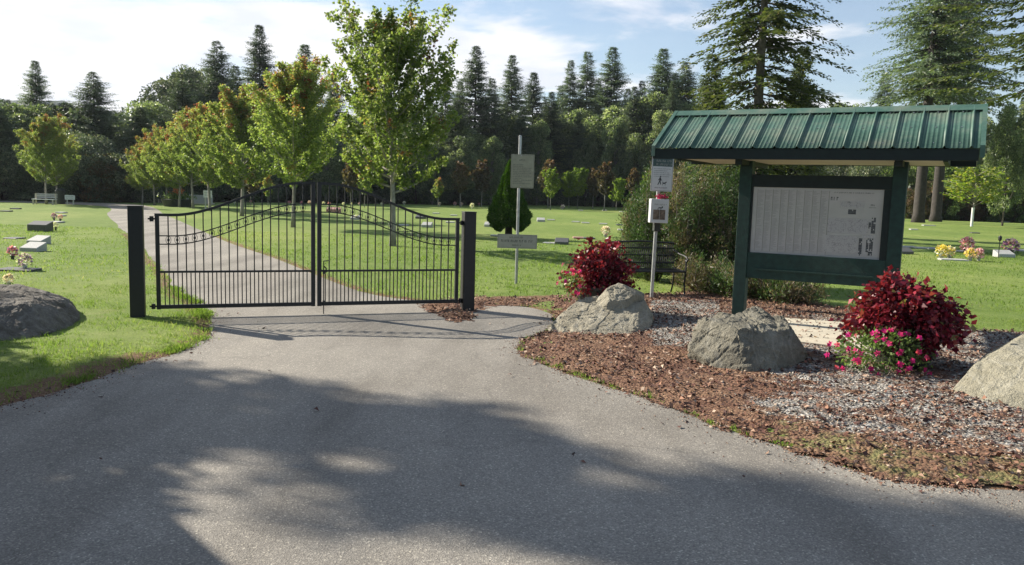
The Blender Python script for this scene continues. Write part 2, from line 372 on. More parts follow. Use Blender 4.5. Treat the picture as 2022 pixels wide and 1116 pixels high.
def unit(a): return a / np.maximum(np.linalg.norm(a, axis=-1, keepdims=True), 1e-9)
def leaves(name, P, A, m, L, W, hue, rng, fold=.25, nrm=None, lobed=False):
    """one diamond leaf per row: P base, A axis (unit), L length, W width"""
    P = np.asarray(P, float); n = len(P); A = unit(np.asarray(A, float))
    L = np.broadcast_to(np.asarray(L, float), (n,))[:, None]; W = np.broadcast_to(np.asarray(W, float), (n,))[:, None]
    ref = rng.normal(size=(n, 3)) if nrm is None else nrm
    B = unit(np.cross(A, ref)); Nn = np.cross(A, B)
    if lobed:      # five-pointed leaf: ten corners in a fan of quads
        ang = np.array([0, .35, .7, 1.05, 1.5]); rad = np.array([1.0, .55, .85, .5, .62])
        V = [P]
        for sg in (1, -1):
            for a_, r_ in zip(ang, rad): V.append(P + L * (.25 * A + .75 * r_ * (A * math.cos(a_ * 1.25) + sg * B * math.sin(a_ * 1.25) * W / L * 1.15)) + Nn * L * .10 * (1 if r_ < .7 else -1))
        V = np.stack(V, 1).reshape(-1, 3); i = np.arange(n)[:, None] * 11
        Fq = np.concatenate([i + [0, 1, 2, 3], i + [0, 3, 4, 5], i + [0, 8, 7, 6], i + [0, 10, 9, 8]], 1).reshape(-1, 4)
        hue = np.repeat(hue, 4)
        return np_mesh(name, V, Fq, m, {'hue': hue})
    mid = P + A * L * .45 + Nn * L * fold * rng.uniform(-1, 1, (n, 1))
    V = np.stack([P, mid + B * W * .5, P + A * L, mid - B * W * .5], 1).reshape(-1, 3)
    Fq = np.arange(n * 4).reshape(-1, 4)
    return np_mesh(name, V, Fq, m, {'hue': hue})

def rand_dir(rng, n, up=0.0):
    d = rng.normal(size=(n, 3)); d = unit(d); d[:, 2] += up; return unit(d)

# ---------------------------------------------------------------- trees
def wood(tubes, name, m, seg=6):
    b = MB()
    for pts, rad, in tubes: b.tube(pts, rad, seg, caps=True)
    bmesh.ops.recalc_face_normals(b.bm, faces=b.bm.faces)
    me = bpy.data.meshes.new(name); b.bm.to_mesh(me); b.bm.free(); me.materials.append(m)
    me.polygons.foreach_set('use_smooth', [True] * len(me.polygons)); return me

def tree_from(name, trunk_me, crown_me, loc, rz, label, cat, group=None, extra=()):
    t = empty(name, loc, rz, label, cat, group)
    link('trunk', trunk_me, t); link('crown', crown_me, t)
    for n_, me in extra: link(n_, me, t)
    return t

def maple_meshes(seed, H, rad, trunk_r, base=.26, nleaf=16000, leaf=.11, redness=.5, nbr=34, lobed=False):
    rng = np.random.default_rng(seed); tubes = []
    lean = rng.uniform(-.02, .02, 2)
    def tp(z): return Vector((lean[0] * z + .04 * math.sin(z * .9 + seed), lean[1] * z, z))
    zs = np.linspace(0, H * .9, 12)
    tubes.append(([tp(z) for z in zs], [trunk_r * (1.25 if i == 0 else 1) * (1 - .9 * z / (H * .92)) for i, z in enumerate(zs)]))
    tips = []
    for i in range(nbr):
        t = (i + rng.uniform(0, .9)) / nbr; z0 = H * (base + (.86 - base) * t ** .9)
        az = i * 2.399 + rng.uniform(-.35, .35)
        env = rad * (math.sin(math.pi * min(1, (.30 + .66 * t)) ** .95) * .80 + .20) * rng.uniform(.62, 1.15)
        el = R(12) + R(40) * t + rng.uniform(-.12, .12)
        Lb = env / max(.35, math.cos(el)); Lb = min(Lb, (H * 1.02 - z0) / max(.25, math.sin(el)))
        p0 = tp(z0); pts = [p0]; d = Vector((math.cos(az) * math.cos(el), math.sin(az) * math.cos(el), math.sin(el)))
        ns = 6
        for k in range(ns):
            d = (d + Vector((rng.uniform(-.09, .09), rng.uniform(-.09, .09), .12))).normalized()
            pts.append(pts[-1] + d * Lb / ns)
        r0 = trunk_r * .38 * (1 - .6 * t)
        tubes.append((pts, [r0 * (1 - .85 * k / ns) + .003 for k in range(ns + 1)]))
        for k in range(1, ns + 1):
            for j in range(3):
                a2 = rng.uniform(0, 6.28); dd = (d + Vector((math.cos(a2), math.sin(a2), rng.uniform(-.25, 1.0))) * .85).normalized()
                l2 = Lb * rng.uniform(.10, .26) * (1.15 - .08 * k)
                q = pts[k] + dd * l2; tips.append((pts[k], q))
                if rng.random() < .5: tubes.append(([pts[k], (pts[k] + q) / 2 + Vector((0, 0, .02)), q], [.010, .007, .003]))
    T = np.array([[*a, *b] for a, b in tips]); n = nleaf
    idx = rng.integers(0, len(T), n); f = rng.uniform(.25, 1.12, n)[:, None]
    P = T[idx, :3] * (1 - f) + T[idx, 3:] * f + rng.normal(size=(n, 3)) * .065
    A = rand_dir(rng, n, -.15) + unit(P - np.array([0, 0, H * .4])) * .35
    zn = P[:, 2] / H; r2 = np.hypot(P[:, 0], P[:, 1]) / rad
    tred = rng.random(len(T)) ** 2
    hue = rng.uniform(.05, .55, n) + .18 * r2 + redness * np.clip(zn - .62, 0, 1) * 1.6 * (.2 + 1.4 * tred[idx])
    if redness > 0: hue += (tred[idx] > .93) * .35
    return wood(tubes, 'maple_wood', M['bark_light']), leaves('maple_leaves', P, A, M['maple_leaf'], leaf * rng.uniform(.7, 1.25, n), leaf * .9, np.clip(hue, 0, 1), rng, .2, lobed=lobed)

def fir_meshes(seed, H, rad, trunk_r, step=.34, leaf=.34, per=13, start=.08, droop=.25, m='fir', sparse=1.0, power=.8, bark='bark_dark'):
    rng = np.random.default_rng(seed); tubes = [([Vector((0, 0, z)) for z in np.linspace(0, H, 8)], [trunk_r * (1 - .97 * k / 7) for k in range(8)])]
    P = []; A = []; Ls = []; z = H * start; Nr = []
    while z < H * .995:
        t = (z - H * start) / (H * (1 - start)); nb = 7 if t < .9 else 5
        gust = rng.uniform(.72, 1.12)
        for b in range(nb):
            if rng.random() > sparse: continue
            az = rng.uniform(0, 6.283); Lb = (rad * (1 - t) ** power + .12) * gust * rng.uniform(.68, 1.14)
            el = R(-10) + R(28) * t + rng.uniform(-.15, .15)
            ca, sa = math.cos(az), math.sin(az); ns = max(4, int(per * (Lb / rad) ** .7)); pts = []
            for k in range(ns + 1):
                f = k / ns; r = Lb * f; zz = z + r * math.tan(el) - droop * Lb * f * f * .8 + .12 * Lb * f ** 3
                pts.append((ca * r, sa * r, zz))
            tubes.append(([Vector(pts[0]), Vector(pts[ns // 2]), Vector(pts[-1])], [trunk_r * .16 * (1 - .7 * t) + .006, .012, .004]))
            side = np.array([-sa, ca, 0])
            for k in range(max(1, ns // 6), ns + 1):
                f = k / ns; base = np.array(pts[k]); fw = np.array([ca, sa, -.15])
                sl = leaf * (1.5 - .8 * f) * (.6 + .5 * Lb / rad)
                for sg in (-1, 1):
                    for q in range(3):
                        dirv = fw * rng.uniform(.35, 1.0) + side * sg * rng.uniform(.3, 1.0) + np.array([0, 0, rng.uniform(-.55, .12)])
                        o = base + unit(dirv) * sl * q * .55
                        P.append(o + rng.normal(size=3) * leaf * .12); A.append(dirv); Ls.append(sl * rng.uniform(.7, 1.2) * (1 - .15 * q))
        z += step * (1 - .45 * t) * rng.uniform(.7, 1.3)
    n = len(P); P = np.array(P); Ls = np.array(Ls)
    nr = np.tile(np.array([[0, 0, 1.0]]), (n, 1)) + rng.normal(size=(n, 3)) * .5
    rr = np.hypot(P[:, 0], P[:, 1]) / rad
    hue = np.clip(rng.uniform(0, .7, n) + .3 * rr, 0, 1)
    return wood(tubes, 'fir_wood', M[bark], 5), leaves('fir_sprays', P, A, M[m], Ls, Ls * .40, hue, rng, .15, nrm=nr)

def broad_meshes(seed, H, rad, trunk_r, nleaf=11000, leaf=.34, m='broadleaf', base=.25, nclump=60, bark='bark', round_=.5):
    rng = np.random.default_rng(seed); tubes = []
    zs = np.linspace(0, H * .85, 8); wob = rng.uniform(-.3, .3, (8, 2)) * np.linspace(0, 1, 8)[:, None]
    ax = [Vector((wob[i, 0], wob[i, 1], z)) for i, z in enumerate(zs)]
    tubes.append((ax, [trunk_r * (1 - .85 * i / 7) for i in range(8)]))
    cc = []; cr = []
    for i in range(nclump):
        t = rng.random() ** .8; z = H * (base + (.97 - base) * t)
        env = rad * (math.sin(math.pi * (.16 + .80 * t)) ** round_)
        az = rng.uniform(0, 6.283); r = env * math.sqrt(rng.uniform(.15, 1)) * .85
        c = np.array([math.cos(az) * r, math.sin(az) * r, z]); cc.append(c); cr.append(rad * rng.uniform(.16, .34))
        if rng.random() < .7:
            s = ax[min(7, int(7 * max(0, (z - r * .7)) / (H * .85)))]
            tubes.append(([s, (s + Vector(c)) / 2 + Vector((0, 0, .1 * rad)), Vector(c)], [trunk_r * .3, trunk_r * .16, .01]))
    cc = np.array(cc); cr = np.array(cr); w = cr ** 2; idx = rng.choice(len(cc), nleaf, p=w / w.sum())
    D = rand_dir(rng, nleaf, .15); rr = rng.uniform(.55, 1.08, nleaf) ** .7
    P = cc[idx] + D * (cr[idx] * rr)[:, None] * np.array([1, 1, .8])
    A = D + rng.normal(size=(nleaf, 3)) * .7; A[:, 2] -= .35
    ch = rng.uniform(-.2, .25, len(cc))
    hue = np.clip(rng.uniform(.0, .9, nleaf) + ch[idx], 0, 1)
    return wood(tubes, 'broadleaf_wood', M[bark], 6), leaves('broadleaf_leaves', P, A, M[m], leaf * rng.uniform(.6, 1.25, nleaf), leaf * .55, hue, rng, .3)

# ================================================================ GROUND
def Wp(px, py, Y):
    """point seen at a pixel, at distance Y"""
    a = px - 1011; b = 558 - py
    x = a * _cr - b * _sr; y = a * _sr + b * _cr
    d = Vector((x, F_PX * _c + y * _s, -F_PX * _s + y * _c))
    return Vector((0, 0, CAMH)) + d * (Y / d.y)
def inside(X, Y, poly):
    c = np.zeros(X.shape, bool); n = len(poly)
    for i in range(n):
        x0, y0 = poly[i][:2]; x1, y1 = poly[(i + 1) % n][:2]
        if y0 == y1: continue
        c ^= ((y0 > Y) != (y1 > Y)) & (X < (x1 - x0) * (Y - y0) / (y1 - y0) + x0)
    return c
def dist_line(X, Y, pts, closed=False):
    d = np.full(X.shape, 1e9); n = len(pts)
    for i in range(n if closed else n - 1):
        x0, y0 = pts[i][:2]; x1, y1 = pts[(i + 1) % n][:2]; dx, dy = x1 - x0, y1 - y0
        t = np.clip(((X - x0) * dx + (Y - y0) * dy) / (dx * dx + dy * dy + 1e-9), 0, 1)
        d = np.minimum(d, np.hypot(X - x0 - t * dx, Y - y0 - t * dy))
    return d
def sstep(a, b, x):
    t = np.clip((x - a) / (b - a), 0, 1); return t * t * (3 - 2 * t)
def vnoise(X, Y, sc, seed=0):
    """smooth value noise"""
    x = X * sc; y = Y * sc; xi = np.floor(x).astype(int); yi = np.floor(y).astype(int); fx = x - xi; fy = y - yi
    def h(a, b):
        v = np.sin(a * 127.1 + b * 311.7 + seed * 74.7) * 43758.5453; return v - np.floor(v)
    fx = fx * fx * (3 - 2 * fx); fy = fy * fy * (3 - 2 * fy)
    return (h(xi, yi) * (1 - fx) + h(xi + 1, yi) * fx) * (1 - fy) + (h(xi, yi + 1) * (1 - fx) + h(xi + 1, yi + 1) * fx) * fy

def smooth_line(pts, k=6):
    out = []; P = [Vector((p[0], p[1])) for p in pts]; n = len(P)
    for i in range(n - 1):
        p0, p1, p2, p3 = P[max(i - 1, 0)], P[i], P[i + 1], P[min(i + 2, n - 1)]
        for j in range(k):
            t = j / k
            out.append(.5 * ((2 * p1) + (p2 - p0) * t + (2 * p0 - 5 * p1 + 4 * p2 - p3) * t * t + (3 * p1 - p0 - 3 * p2 + p3) * t ** 3))
    out.append(P[-1]); return [(p.x, p.y) for p in out]
left_edge = smooth_line([(-12, 4.6)] + [G(*p) for p in ((-420, 885), (-160, 838), (0, 803), (110, 774), (220, 738), (330, 703), (398, 674), (416, 648), (408, 622), (388, 600), (353, 577), (316, 526), (262, 470), (236, 450), (212, 425), (192, 406.5))] + [(-33, 48.8)])
right_far = smooth_line([(-33, 50.3), G(262, 403.5), G(331, 427), G(398, 456), G(453, 480), G(538, 509), G(605, 536), G(655, 556), G(715, 577), G(783, 590), G(860, 597), G(940, 603), G(1040, 607), G(1092, 622)])
near_right = smooth_line([G(*p) for p in ((1092, 622), (1088, 646), (1035, 670), (1022, 690), (1060, 716), (1130, 742), (1220, 770), (1300, 800), (1400, 838), (1500, 870), (1600, 902), (1700, 935), (1800, 956), (1900, 966), (2022, 972))] + [(6, 3.9), (14, 3.2)])
def wob(line, a, seed):
    return [(x + a * (vnoise(np.array(x * 1.0), np.array(y * 1.0), 6, seed) - .5), y + a * (vnoise(np.array(x * 1.0), np.array(y * 1.0), 6, seed + 9) - .5)) for x, y in line]
left_edge = wob(left_edge, .10, 1); near_right = wob(near_right, .08, 3)
road_poly = [(-26, -9), (-26, 5.2)] + left_edge + right_far + near_right[1:] + [(26, 3), (26, -9)]
def flat_sheet(name, poly, z, m):
    bm = bmesh.new(); vs = [bm.verts.new((float(x), float(y), z)) for x, y in poly]
    es = [bm.edges.new((vs[i], vs[(i + 1) % len(vs)])) for i in range(len(vs))]
    bmesh.ops.triangle_fill(bm, use_beauty=True, edges=es)
    for f in bm.faces:
        if f.normal.z < 0: f.normal_flip()
    me = bpy.data.meshes.new(name); bm.to_mesh(me); bm.free(); me.materials.append(m); return link(name, me)
tag(flat_sheet('driveway', road_poly, .004, M['asphalt']), kind='structure')

# lawn: one sheet to the horizon, dense near the camera
gx = np.concatenate([[-2500, -900, -400, -200, -120, -80], np.arange(-60, -14, 1.0), np.arange(-14, 14, .10), np.arange(14, 60, 1.0), [60, 80, 120, 200, 400, 900, 2500]])
gy = np.concatenate([[-200, -60, -20, -5], np.arange(0, 3, .5), np.arange(3, 26, .10), np.arange(26, 110, 1.0), [110, 140, 200, 300, 600, 1200, 3000]])
GX, GY = np.meshgrid(gx, gy); X = GX.ravel(); Y = GY.ravel()
EDGE = [(-400, 46), (-200, 48), (0, 51), (250, 54), (460, 63), (900, 76), (1100, 90), (1300, 88), (1800, 71), (2100, 68), (2500, 66)]
def edgeD(px): return float(np.interp(px, [e[0] for e in EDGE], [e[1] for e in EDGE]))
dr = dist_line(X, Y, left_edge + right_far + near_right); inr = inside(X, Y, road_poly)
dr = np.where(inr, 0, dr)
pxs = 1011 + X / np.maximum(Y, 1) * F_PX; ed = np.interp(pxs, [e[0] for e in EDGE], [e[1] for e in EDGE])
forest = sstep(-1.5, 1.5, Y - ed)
near = (np.abs(X) < 13) & (Y < 26)
zg = np.where(near & (dr > 0), .018 * sstep(.0, .35, dr) + .02 * (vnoise(X, Y, 1.3) - .5) * sstep(.1, .8, dr), 0) - np.where(inr | (dr < .12), .012, 0)
dirt = (1 - sstep(.02, .42, dr)) * (Y < 24) * .75 * (1 - inr)
dirt = np.maximum(dirt, (1 - sstep(.1, .6, dist_line(X, Y, [G(940, 596), G(1120, 590)]))) * .8)
dirt = np.maximum(dirt, (X < 0) * (Y < 7.4) * sstep(.75, .05, dr) * .82)
nx, ny = len(gx), len(gy); I = np.arange(nx * ny).reshape(ny, nx)
Fq = np.stack([I[:-1, :-1], I[:-1, 1:], I[1:, 1:], I[1:, :-1]], -1).reshape(-1, 4)
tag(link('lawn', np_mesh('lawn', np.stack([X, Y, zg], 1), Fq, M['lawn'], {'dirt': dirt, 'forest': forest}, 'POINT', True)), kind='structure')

# planting bed: mulch, needles and gravel
bed_poly = [(x, y) for x, y in near_right] + [(14, 7.2)] + [tuple(G(*p)[:2]) for p in ((2150, 665), (2022, 655), (1930, 652), (1850, 640), (1700, 615), (1560, 588), (1430, 572), (1300, 580), (1100, 584), (1060, 592))]
litter_poly = [tuple(G(*p)[:2]) for p in ((815, 604), (860, 592), (940, 586), (1065, 588), (1092, 602), (1060, 607), (985, 606), (950, 616), (944, 634), (905, 640), (868, 630), (838, 616))]
ax = np.arange(-2.6, 14, .03); ay = np.arange(3.0, 15.5, .03); AX, AY = np.meshgrid(ax, ay)
def bedfun(X, Y):
    d = dist_line(X, Y, near_right); i1 = inside(X, Y, bed_poly); i2 = inside(X, Y, litter_poly)
    dd = dist_line(X, Y, bed_poly, True); d2 = dist_line(X, Y, litter_poly, True)
    rag = .16 * (vnoise(X, Y, 9, 5) - .5) + .10 * (vnoise(X, Y, 23, 6) - .5)
    sd = np.maximum(np.where(i1, dd, -dd), np.where(i2, d2, -d2) - .03)
    return sd + rag, d
sd, dn = bedfun(AX, AY); sd = sd - .02
def gravelfun(X, Y, dn):
    g = sstep(.1, .8, dn) * .60 + .34 * (vnoise(X, Y, 1.1, 8) - .5) + .22 * (vnoise(X, Y, 3.3, 18) - .5)
    g1 = inside(X, Y, [tuple(G(*p)[:2]) for p in ((1285, 600), (1420, 598), (1420, 650), (1400, 692), (1290, 692))])
    d1 = dist_line(X, Y, [G(1100, 640), G(1300, 720), G(1400, 760)])
    g = g * sstep(.0, 1.1, d1) * sstep(12.2, 9.6, Y)
    g = np.where(X < .9, g * .25, g)
    return np.maximum(g, g1 * .75)
def mossfun(X, Y, dn):
    px = 1011 + X / np.maximum(Y, 1) * F_PX
    return sstep(1350, 1650, px) * (1 - sstep(.12, .48, np.abs(dn - .28))) * .62
def bedz(X, Y, sd): return .006 + .045 * sstep(0, .5, sd) + .022 * (vnoise(X, Y, 5, 2) - .5) * sstep(0, .2, sd) + .012 * (vnoise(X, Y, 19, 3) - .5) * sstep(0, .1, sd)
mask = sd > 0; gz = bedz(AX, AY, sd)
mF = mask[:-1, :-1] & mask[:-1, 1:] & mask[1:, 1:] & mask[1:, :-1]
I = np.arange(AX.size).reshape(AX.shape)
Fq = np.stack([I[:-1, :-1], I[:-1, 1:], I[1:, 1:], I[1:, :-1]], -1)[mF]
used, inv = np.unique(Fq, return_inverse=True); Fq = inv.reshape(-1, 4)
V = np.stack([AX.ravel(), AY.ravel(), gz.ravel()], 1)[used]
tag(link('mulch_bed', np_mesh('mulch_bed', V, Fq, M['bed'], {'gravel': gravelfun(AX, AY, dn).ravel()[used], 'moss': mossfun(AX, AY, dn).ravel()[used]}, 'POINT', True)), kind='structure')

# gravel stones, fallen leaves, needles, grass blades: nobody could count them
rng = np.random.default_rng(11)
def in_view(X, Y, m=1.15): return np.abs(X) < (Y * .632 + .4) * m
def sample_bed(n, weight):
    X = rng.uniform(-2.6, 9, n); Y = rng.uniform(3.2, 15, n); sd, dn = bedfun(X, Y); w = weight(X, Y, dn, sd)
    k = (sd > .02) & in_view(X, Y) & (rng.random(n) < w); return X[k], Y[k], sd[k]
def chips(name, X, Y, Z, size, m, attrs, flat=.6):
    n = len(X); base = np.array([[1, 0, 0], [0, 1, 0], [-1, 0, 0], [0, -1, 0], [0, 0, 1], [0, 0, -1]], float)
    f = np.array([[0, 1, 4], [1, 2, 4], [2, 3, 4], [3, 0, 4], [1, 0, 5], [2, 1, 5], [3, 2, 5], [0, 3, 5]])
    V = base[None] * rng.uniform(.55, 1.1, (n, 6, 1)) * size[:, None, None]; V[..., 2] *= flat
    a = rng.uniform(0, 6.28, n); c, s = np.cos(a)[:, None], np.sin(a)[:, None]
    V = np.stack([V[..., 0] * c - V[..., 1] * s, V[..., 0] * s + V[..., 1] * c, V[..., 2]], -1) + np.stack([X, Y, Z], 1)[:, None]
    Fq = (np.arange(n) * 6)[:, None, None] + f[None]
    return link(name, np_mesh(name, V.reshape(-1, 3), Fq.reshape(-1, 3), m, {k: np.repeat(v, 8) for k, v in attrs.items()}))
mg, tg, og = mat('gravel_stone'); principled(tg, og, ramp(tg, attr(tg, 'hue'), [(0, (.11, .090, .072)), (.35, (.23, .19, .15)), (.8, (.38, .335, .27)), (1, (.62, .56, .48))]), .8)
mw, tw, ow = mat('bark_chip'); principled(tw, ow, ramp(tw, attr(tw, 'hue'), [(0, (.035, .018, .015)), (.35, (.13, .052, .036)), (.7, (.27, .14, .085)), (1, (.50, .38, .28))]), .85)
X, Y, s_ = sample_bed(70000, lambda X, Y, dn, sd: sstep(.15, .6, gravelfun(X, Y, dn) + .5 * (vnoise(X, Y, 6, 4) - .5)) * .95)
o = chips('gravel', X, Y, bedz(X, Y, s_) + .004, rng.uniform(.006, .016, len(X)), mg, {'hue': rng.random(len(X))}); tag(o, 'pale grey gravel stones strewn over the planting bed', 'gravel', kind='stuff')
X, Y, s_ = sample_bed(42000, lambda X, Y, dn, sd: np.where(dn < .35, .25, .6) * sstep(-.1, .5, vnoise(X, Y, 4, 14)))
o = chips('bark_mulch', X, Y, bedz(X, Y, s_) + .008, rng.uniform(.007, .026, len(X)), mw, {'hue': rng.random(len(X))}, .3); tag(o, 'red brown bark chips scattered over the planting bed', 'bark mulch', kind='stuff')
X, Y, s_ = sample_bed(75000, lambda X, Y, dn, sd: .28 + .75 * sstep(.3, .6, vnoise(X, Y, 3, 24)) * sstep(.2, .6, vnoise(X, Y, 9, 25))); n = len(X)
extra = rng.uniform(0, 1, (2600, 2)); ex = -6 + 9 * extra[:, 0]; ey = 4.2 + 6 * extra[:, 1] ** .8
k = (dist_line(ex, ey, near_right + left_edge) < rng.exponential(.10, 2600)) | (rng.random(2600) < .008); ex = ex[k]; ey = ey[k]
X = np.concatenate([X, ex]); Y = np.concatenate([Y, ey]); Z = np.concatenate([bedz(X[:n], Y[:n], s_) + .006, np.full(len(ex), .012)])
A = rng.normal(size=(len(X), 3)); A[:, 2] = rng.uniform(-.1, .5, len(X))
o = link('fallen_leaves', leaves('fallen_leaves', np.stack([X, Y, Z], 1), A, mw, rng.uniform(.02, .06, len(X)), rng.uniform(.015, .040, len(X)), rng.random(len(X)) ** 1.5, rng, .5, nrm=np.array([[0, 0, 1.0]]) + rng.normal(size=(len(X), 3)) * .4)); tag(o, 'curled brown fallen leaves on the bed and driveway edge', 'fallen leaves', kind='stuff')
ee = np.array([p for p in left_edge + near_right if 3.4 < p[1] < 12 and abs(p[0]) < 8]); ii = rng.integers(0, len(ee), 5200); gxy = ee[ii] + rng.normal(size=(5200, 2)) * rng.exponential(.09, (5200, 1))
gxy = gxy[in_view(gxy[:, 0], gxy[:, 1])]; tag(chips('grit', gxy[:, 0], gxy[:, 1], np.full(len(gxy), .008), rng.uniform(.003, .009, len(gxy)), mw, {'hue': rng.random(len(gxy))}), 'loose dark grit and crumbs along the driveway edges', 'grit', kind='stuff')
# pine needles along the verge of the bed
X, Y, s_ = sample_bed(60000, lambda X, Y, dn, sd: (1 - sstep(.3, 1.0, dn)) * .8); n = len(X)
A = rng.normal(size=(n, 3)); A[:, 2] = rng.uniform(0, .35, n)
mn, tn, on = mat('dry_needles'); principled(tn, on, ramp(tn, attr(tn, 'hue'), [(0, (.13, .065, .03)), (.6, (.34, .19, .09)), (1, (.50, .36, .20))]), .8)
o = link('pine_needles', leaves('pine_needles', np.stack([X, Y, bedz(X, Y, s_) + .004], 1), A, mn, rng.uniform(.03, .06, n), .0035, rng.random(n), rng, .1, nrm=np.array([[0, 0, 1.0]]) + rng.normal(size=(n, 3)) * .3)); tag(o, 'dry orange pine needles along the edge of the bed', 'pine needles', kind='stuff')

def grass_blades(n, ymin, ymax, h, w, pw=1.0):
    Y = ymin + (ymax - ymin) * rng.random(n) ** pw; X = rng.uniform(-1, 1, n) * (Y * .66 + .5)
    k = ~inside(X, Y, road_poly) & (bedfun(X, Y)[0] < .03) if ymin < 15 else ~inside(X, Y, road_poly)
    X = X[k]; Y = Y[k]; d = dist_line(X, Y, left_edge + right_far)
    dirtv = np.maximum((1 - sstep(.0, .35, d)) * .5, (X < 0) * (Y < 7.3) * sstep(.6, .05, d) * .8); dirtv = np.maximum(dirtv, (1 - sstep(.1, .6, dist_line(X, Y, [G(940, 596), G(1120, 590)]))) * .75)
    k = rng.random(len(X)) > dirtv; X = X[k]; Y = Y[k]; n = len(X)
    tall = .55 + .9 * vnoise(X, Y, 1.6, 31) * (vnoise(X, Y, 7, 32) + .4)
    A = rng.normal(size=(n, 3)) * .55; A[:, 2] = 1
    hue = np.clip(.25 + .45 * vnoise(X, Y, .6, 33) + rng.uniform(-.28, .28, n) + (rng.random(n) > .93) * .35, 0, 1)
    return np.stack([X, Y, np.full(n, .0)], 1), A, h * tall * rng.uniform(.6, 1.3, n), w, hue
parts = [grass_blades(170000, 5.0, 12, .045, .006, 1.2), grass_blades(60000, 12, 26, .055, .014, .8)]
el_ = np.array([p for p in left_edge if 4 < p[1] < 12]); ii = rng.integers(0, len(el_) - 1, 26000); ff = rng.random((26000, 1)); ep = el_[ii] * (1 - ff) + el_[ii + 1] * ff
ep = ep + rng.normal(size=ep.shape) * .05 + np.array([-.06, .05]); kk = rng.random(26000) < sstep(.35, .75, vnoise(ep[:, 0], ep[:, 1], 3.2, 51)) * sstep(5.6, 7.2, ep[:, 1]); ep = ep[kk]; q_ = len(ep)
tu = rng.uniform(0, 1, (900, 2)); tx = -6.5 + 9 * tu[:, 0]; ty = 6.5 + 13 * tu[:, 1]; kt = ~inside(tx, ty, road_poly) & (bedfun(tx, ty)[0] < 0); tx = np.repeat(tx[kt], 14); ty = np.repeat(ty[kt], 14); qt = len(tx); tx = tx + rng.normal(size=qt) * .03; ty = ty + rng.normal(size=qt) * .03
for PX_, PY_, hh_ in ((ep[:, 0], ep[:, 1], .05), (tx, ty, .07)):
    A_ = rng.normal(size=(len(PX_), 3)) * .6; A_[:, 2] = 1
    parts.append((np.stack([PX_, PY_, np.full(len(PX_), .0)], 1), A_, hh_ * rng.uniform(.4, 1.4, len(PX_)), .007, np.clip(rng.uniform(.0, .6, len(PX_)) + (rng.random(len(PX_)) > .85) * .4, 0, 1)))
P = np.concatenate([p[0] for p in parts]); A = np.concatenate([p[1] for p in parts]); Lh = np.concatenate([p[2] for p in parts])
Wd = np.concatenate([np.full(len(p[0]), p[3]) for p in parts]); hue = np.concatenate([p[4] for p in parts])
o = link('grass', leaves('grass', P, A, M['grass'], Lh, Wd, hue, rng, .15)); tag(o, 'short mown green grass blades of the lawn', 'grass', kind='stuff')

# concrete pad under the notice board
bm = MB(); pad = [G(1500, 634), G(1700, 650), G(1790, 662), G(1775, 712), G(1600, 690), G(1480, 676)]
lo = [bm.bm.verts.new((p.x, p.y, -.02)) for p in pad]; hi = [bm.bm.verts.new((p.x, p.y, .070)) for p in pad]
bm.bm.faces.new(hi); [bm.bm.faces.new((lo[i], lo[(i + 1) % 6], hi[(i + 1) % 6], hi[i])) for i in range(6)]
tag(bm.build('concrete_pad', M['concrete']), kind='structure')

# far wooded hills
for name, x0, x1, Yd, prof in (('hill', -700, -60, 620, [(0, 75), (.46, 66), (.52, 58), (.56, 42), (.65, 30), (1, 5)]), ('hill', 330, 900, 640, [(0, 10), (.06, 40), (.13, 64), (.35, 78), (1, 60)])):
    nx_ = 160; ny_ = 26; xs = np.linspace(x0, x1, nx_); ts = np.linspace(0, 1, ny_)
    hh = np.interp((xs - x0) / (x1 - x0), [p[0] for p in prof], [p[1] for p in prof])
    XX, TT = np.meshgrid(xs, ts); HH = np.tile(hh, (ny_, 1)) * np.sin(TT * math.pi * .5 + 0) + 9 * (vnoise(XX, TT * 90, .11, 3) - .5) * (TT > .1) + 4 * vnoise(XX, TT * 300, .3, 4) * (TT > .1)
    YY = Yd + TT * 160; I = np.arange(XX.size).reshape(XX.shape)
    hm = simple('hill_forest', (.035, .06, .035), .9, 0, .5, .03)
    tag(link(name, np_mesh(name, np.stack([XX.ravel(), YY.ravel(), HH.ravel()], 1), np.stack([I[:-1, :-1], I[:-1, 1:], I[1:, 1:], I[1:, :-1]], -1).reshape(-1, 4), hm, smooth=True)), kind='structure')

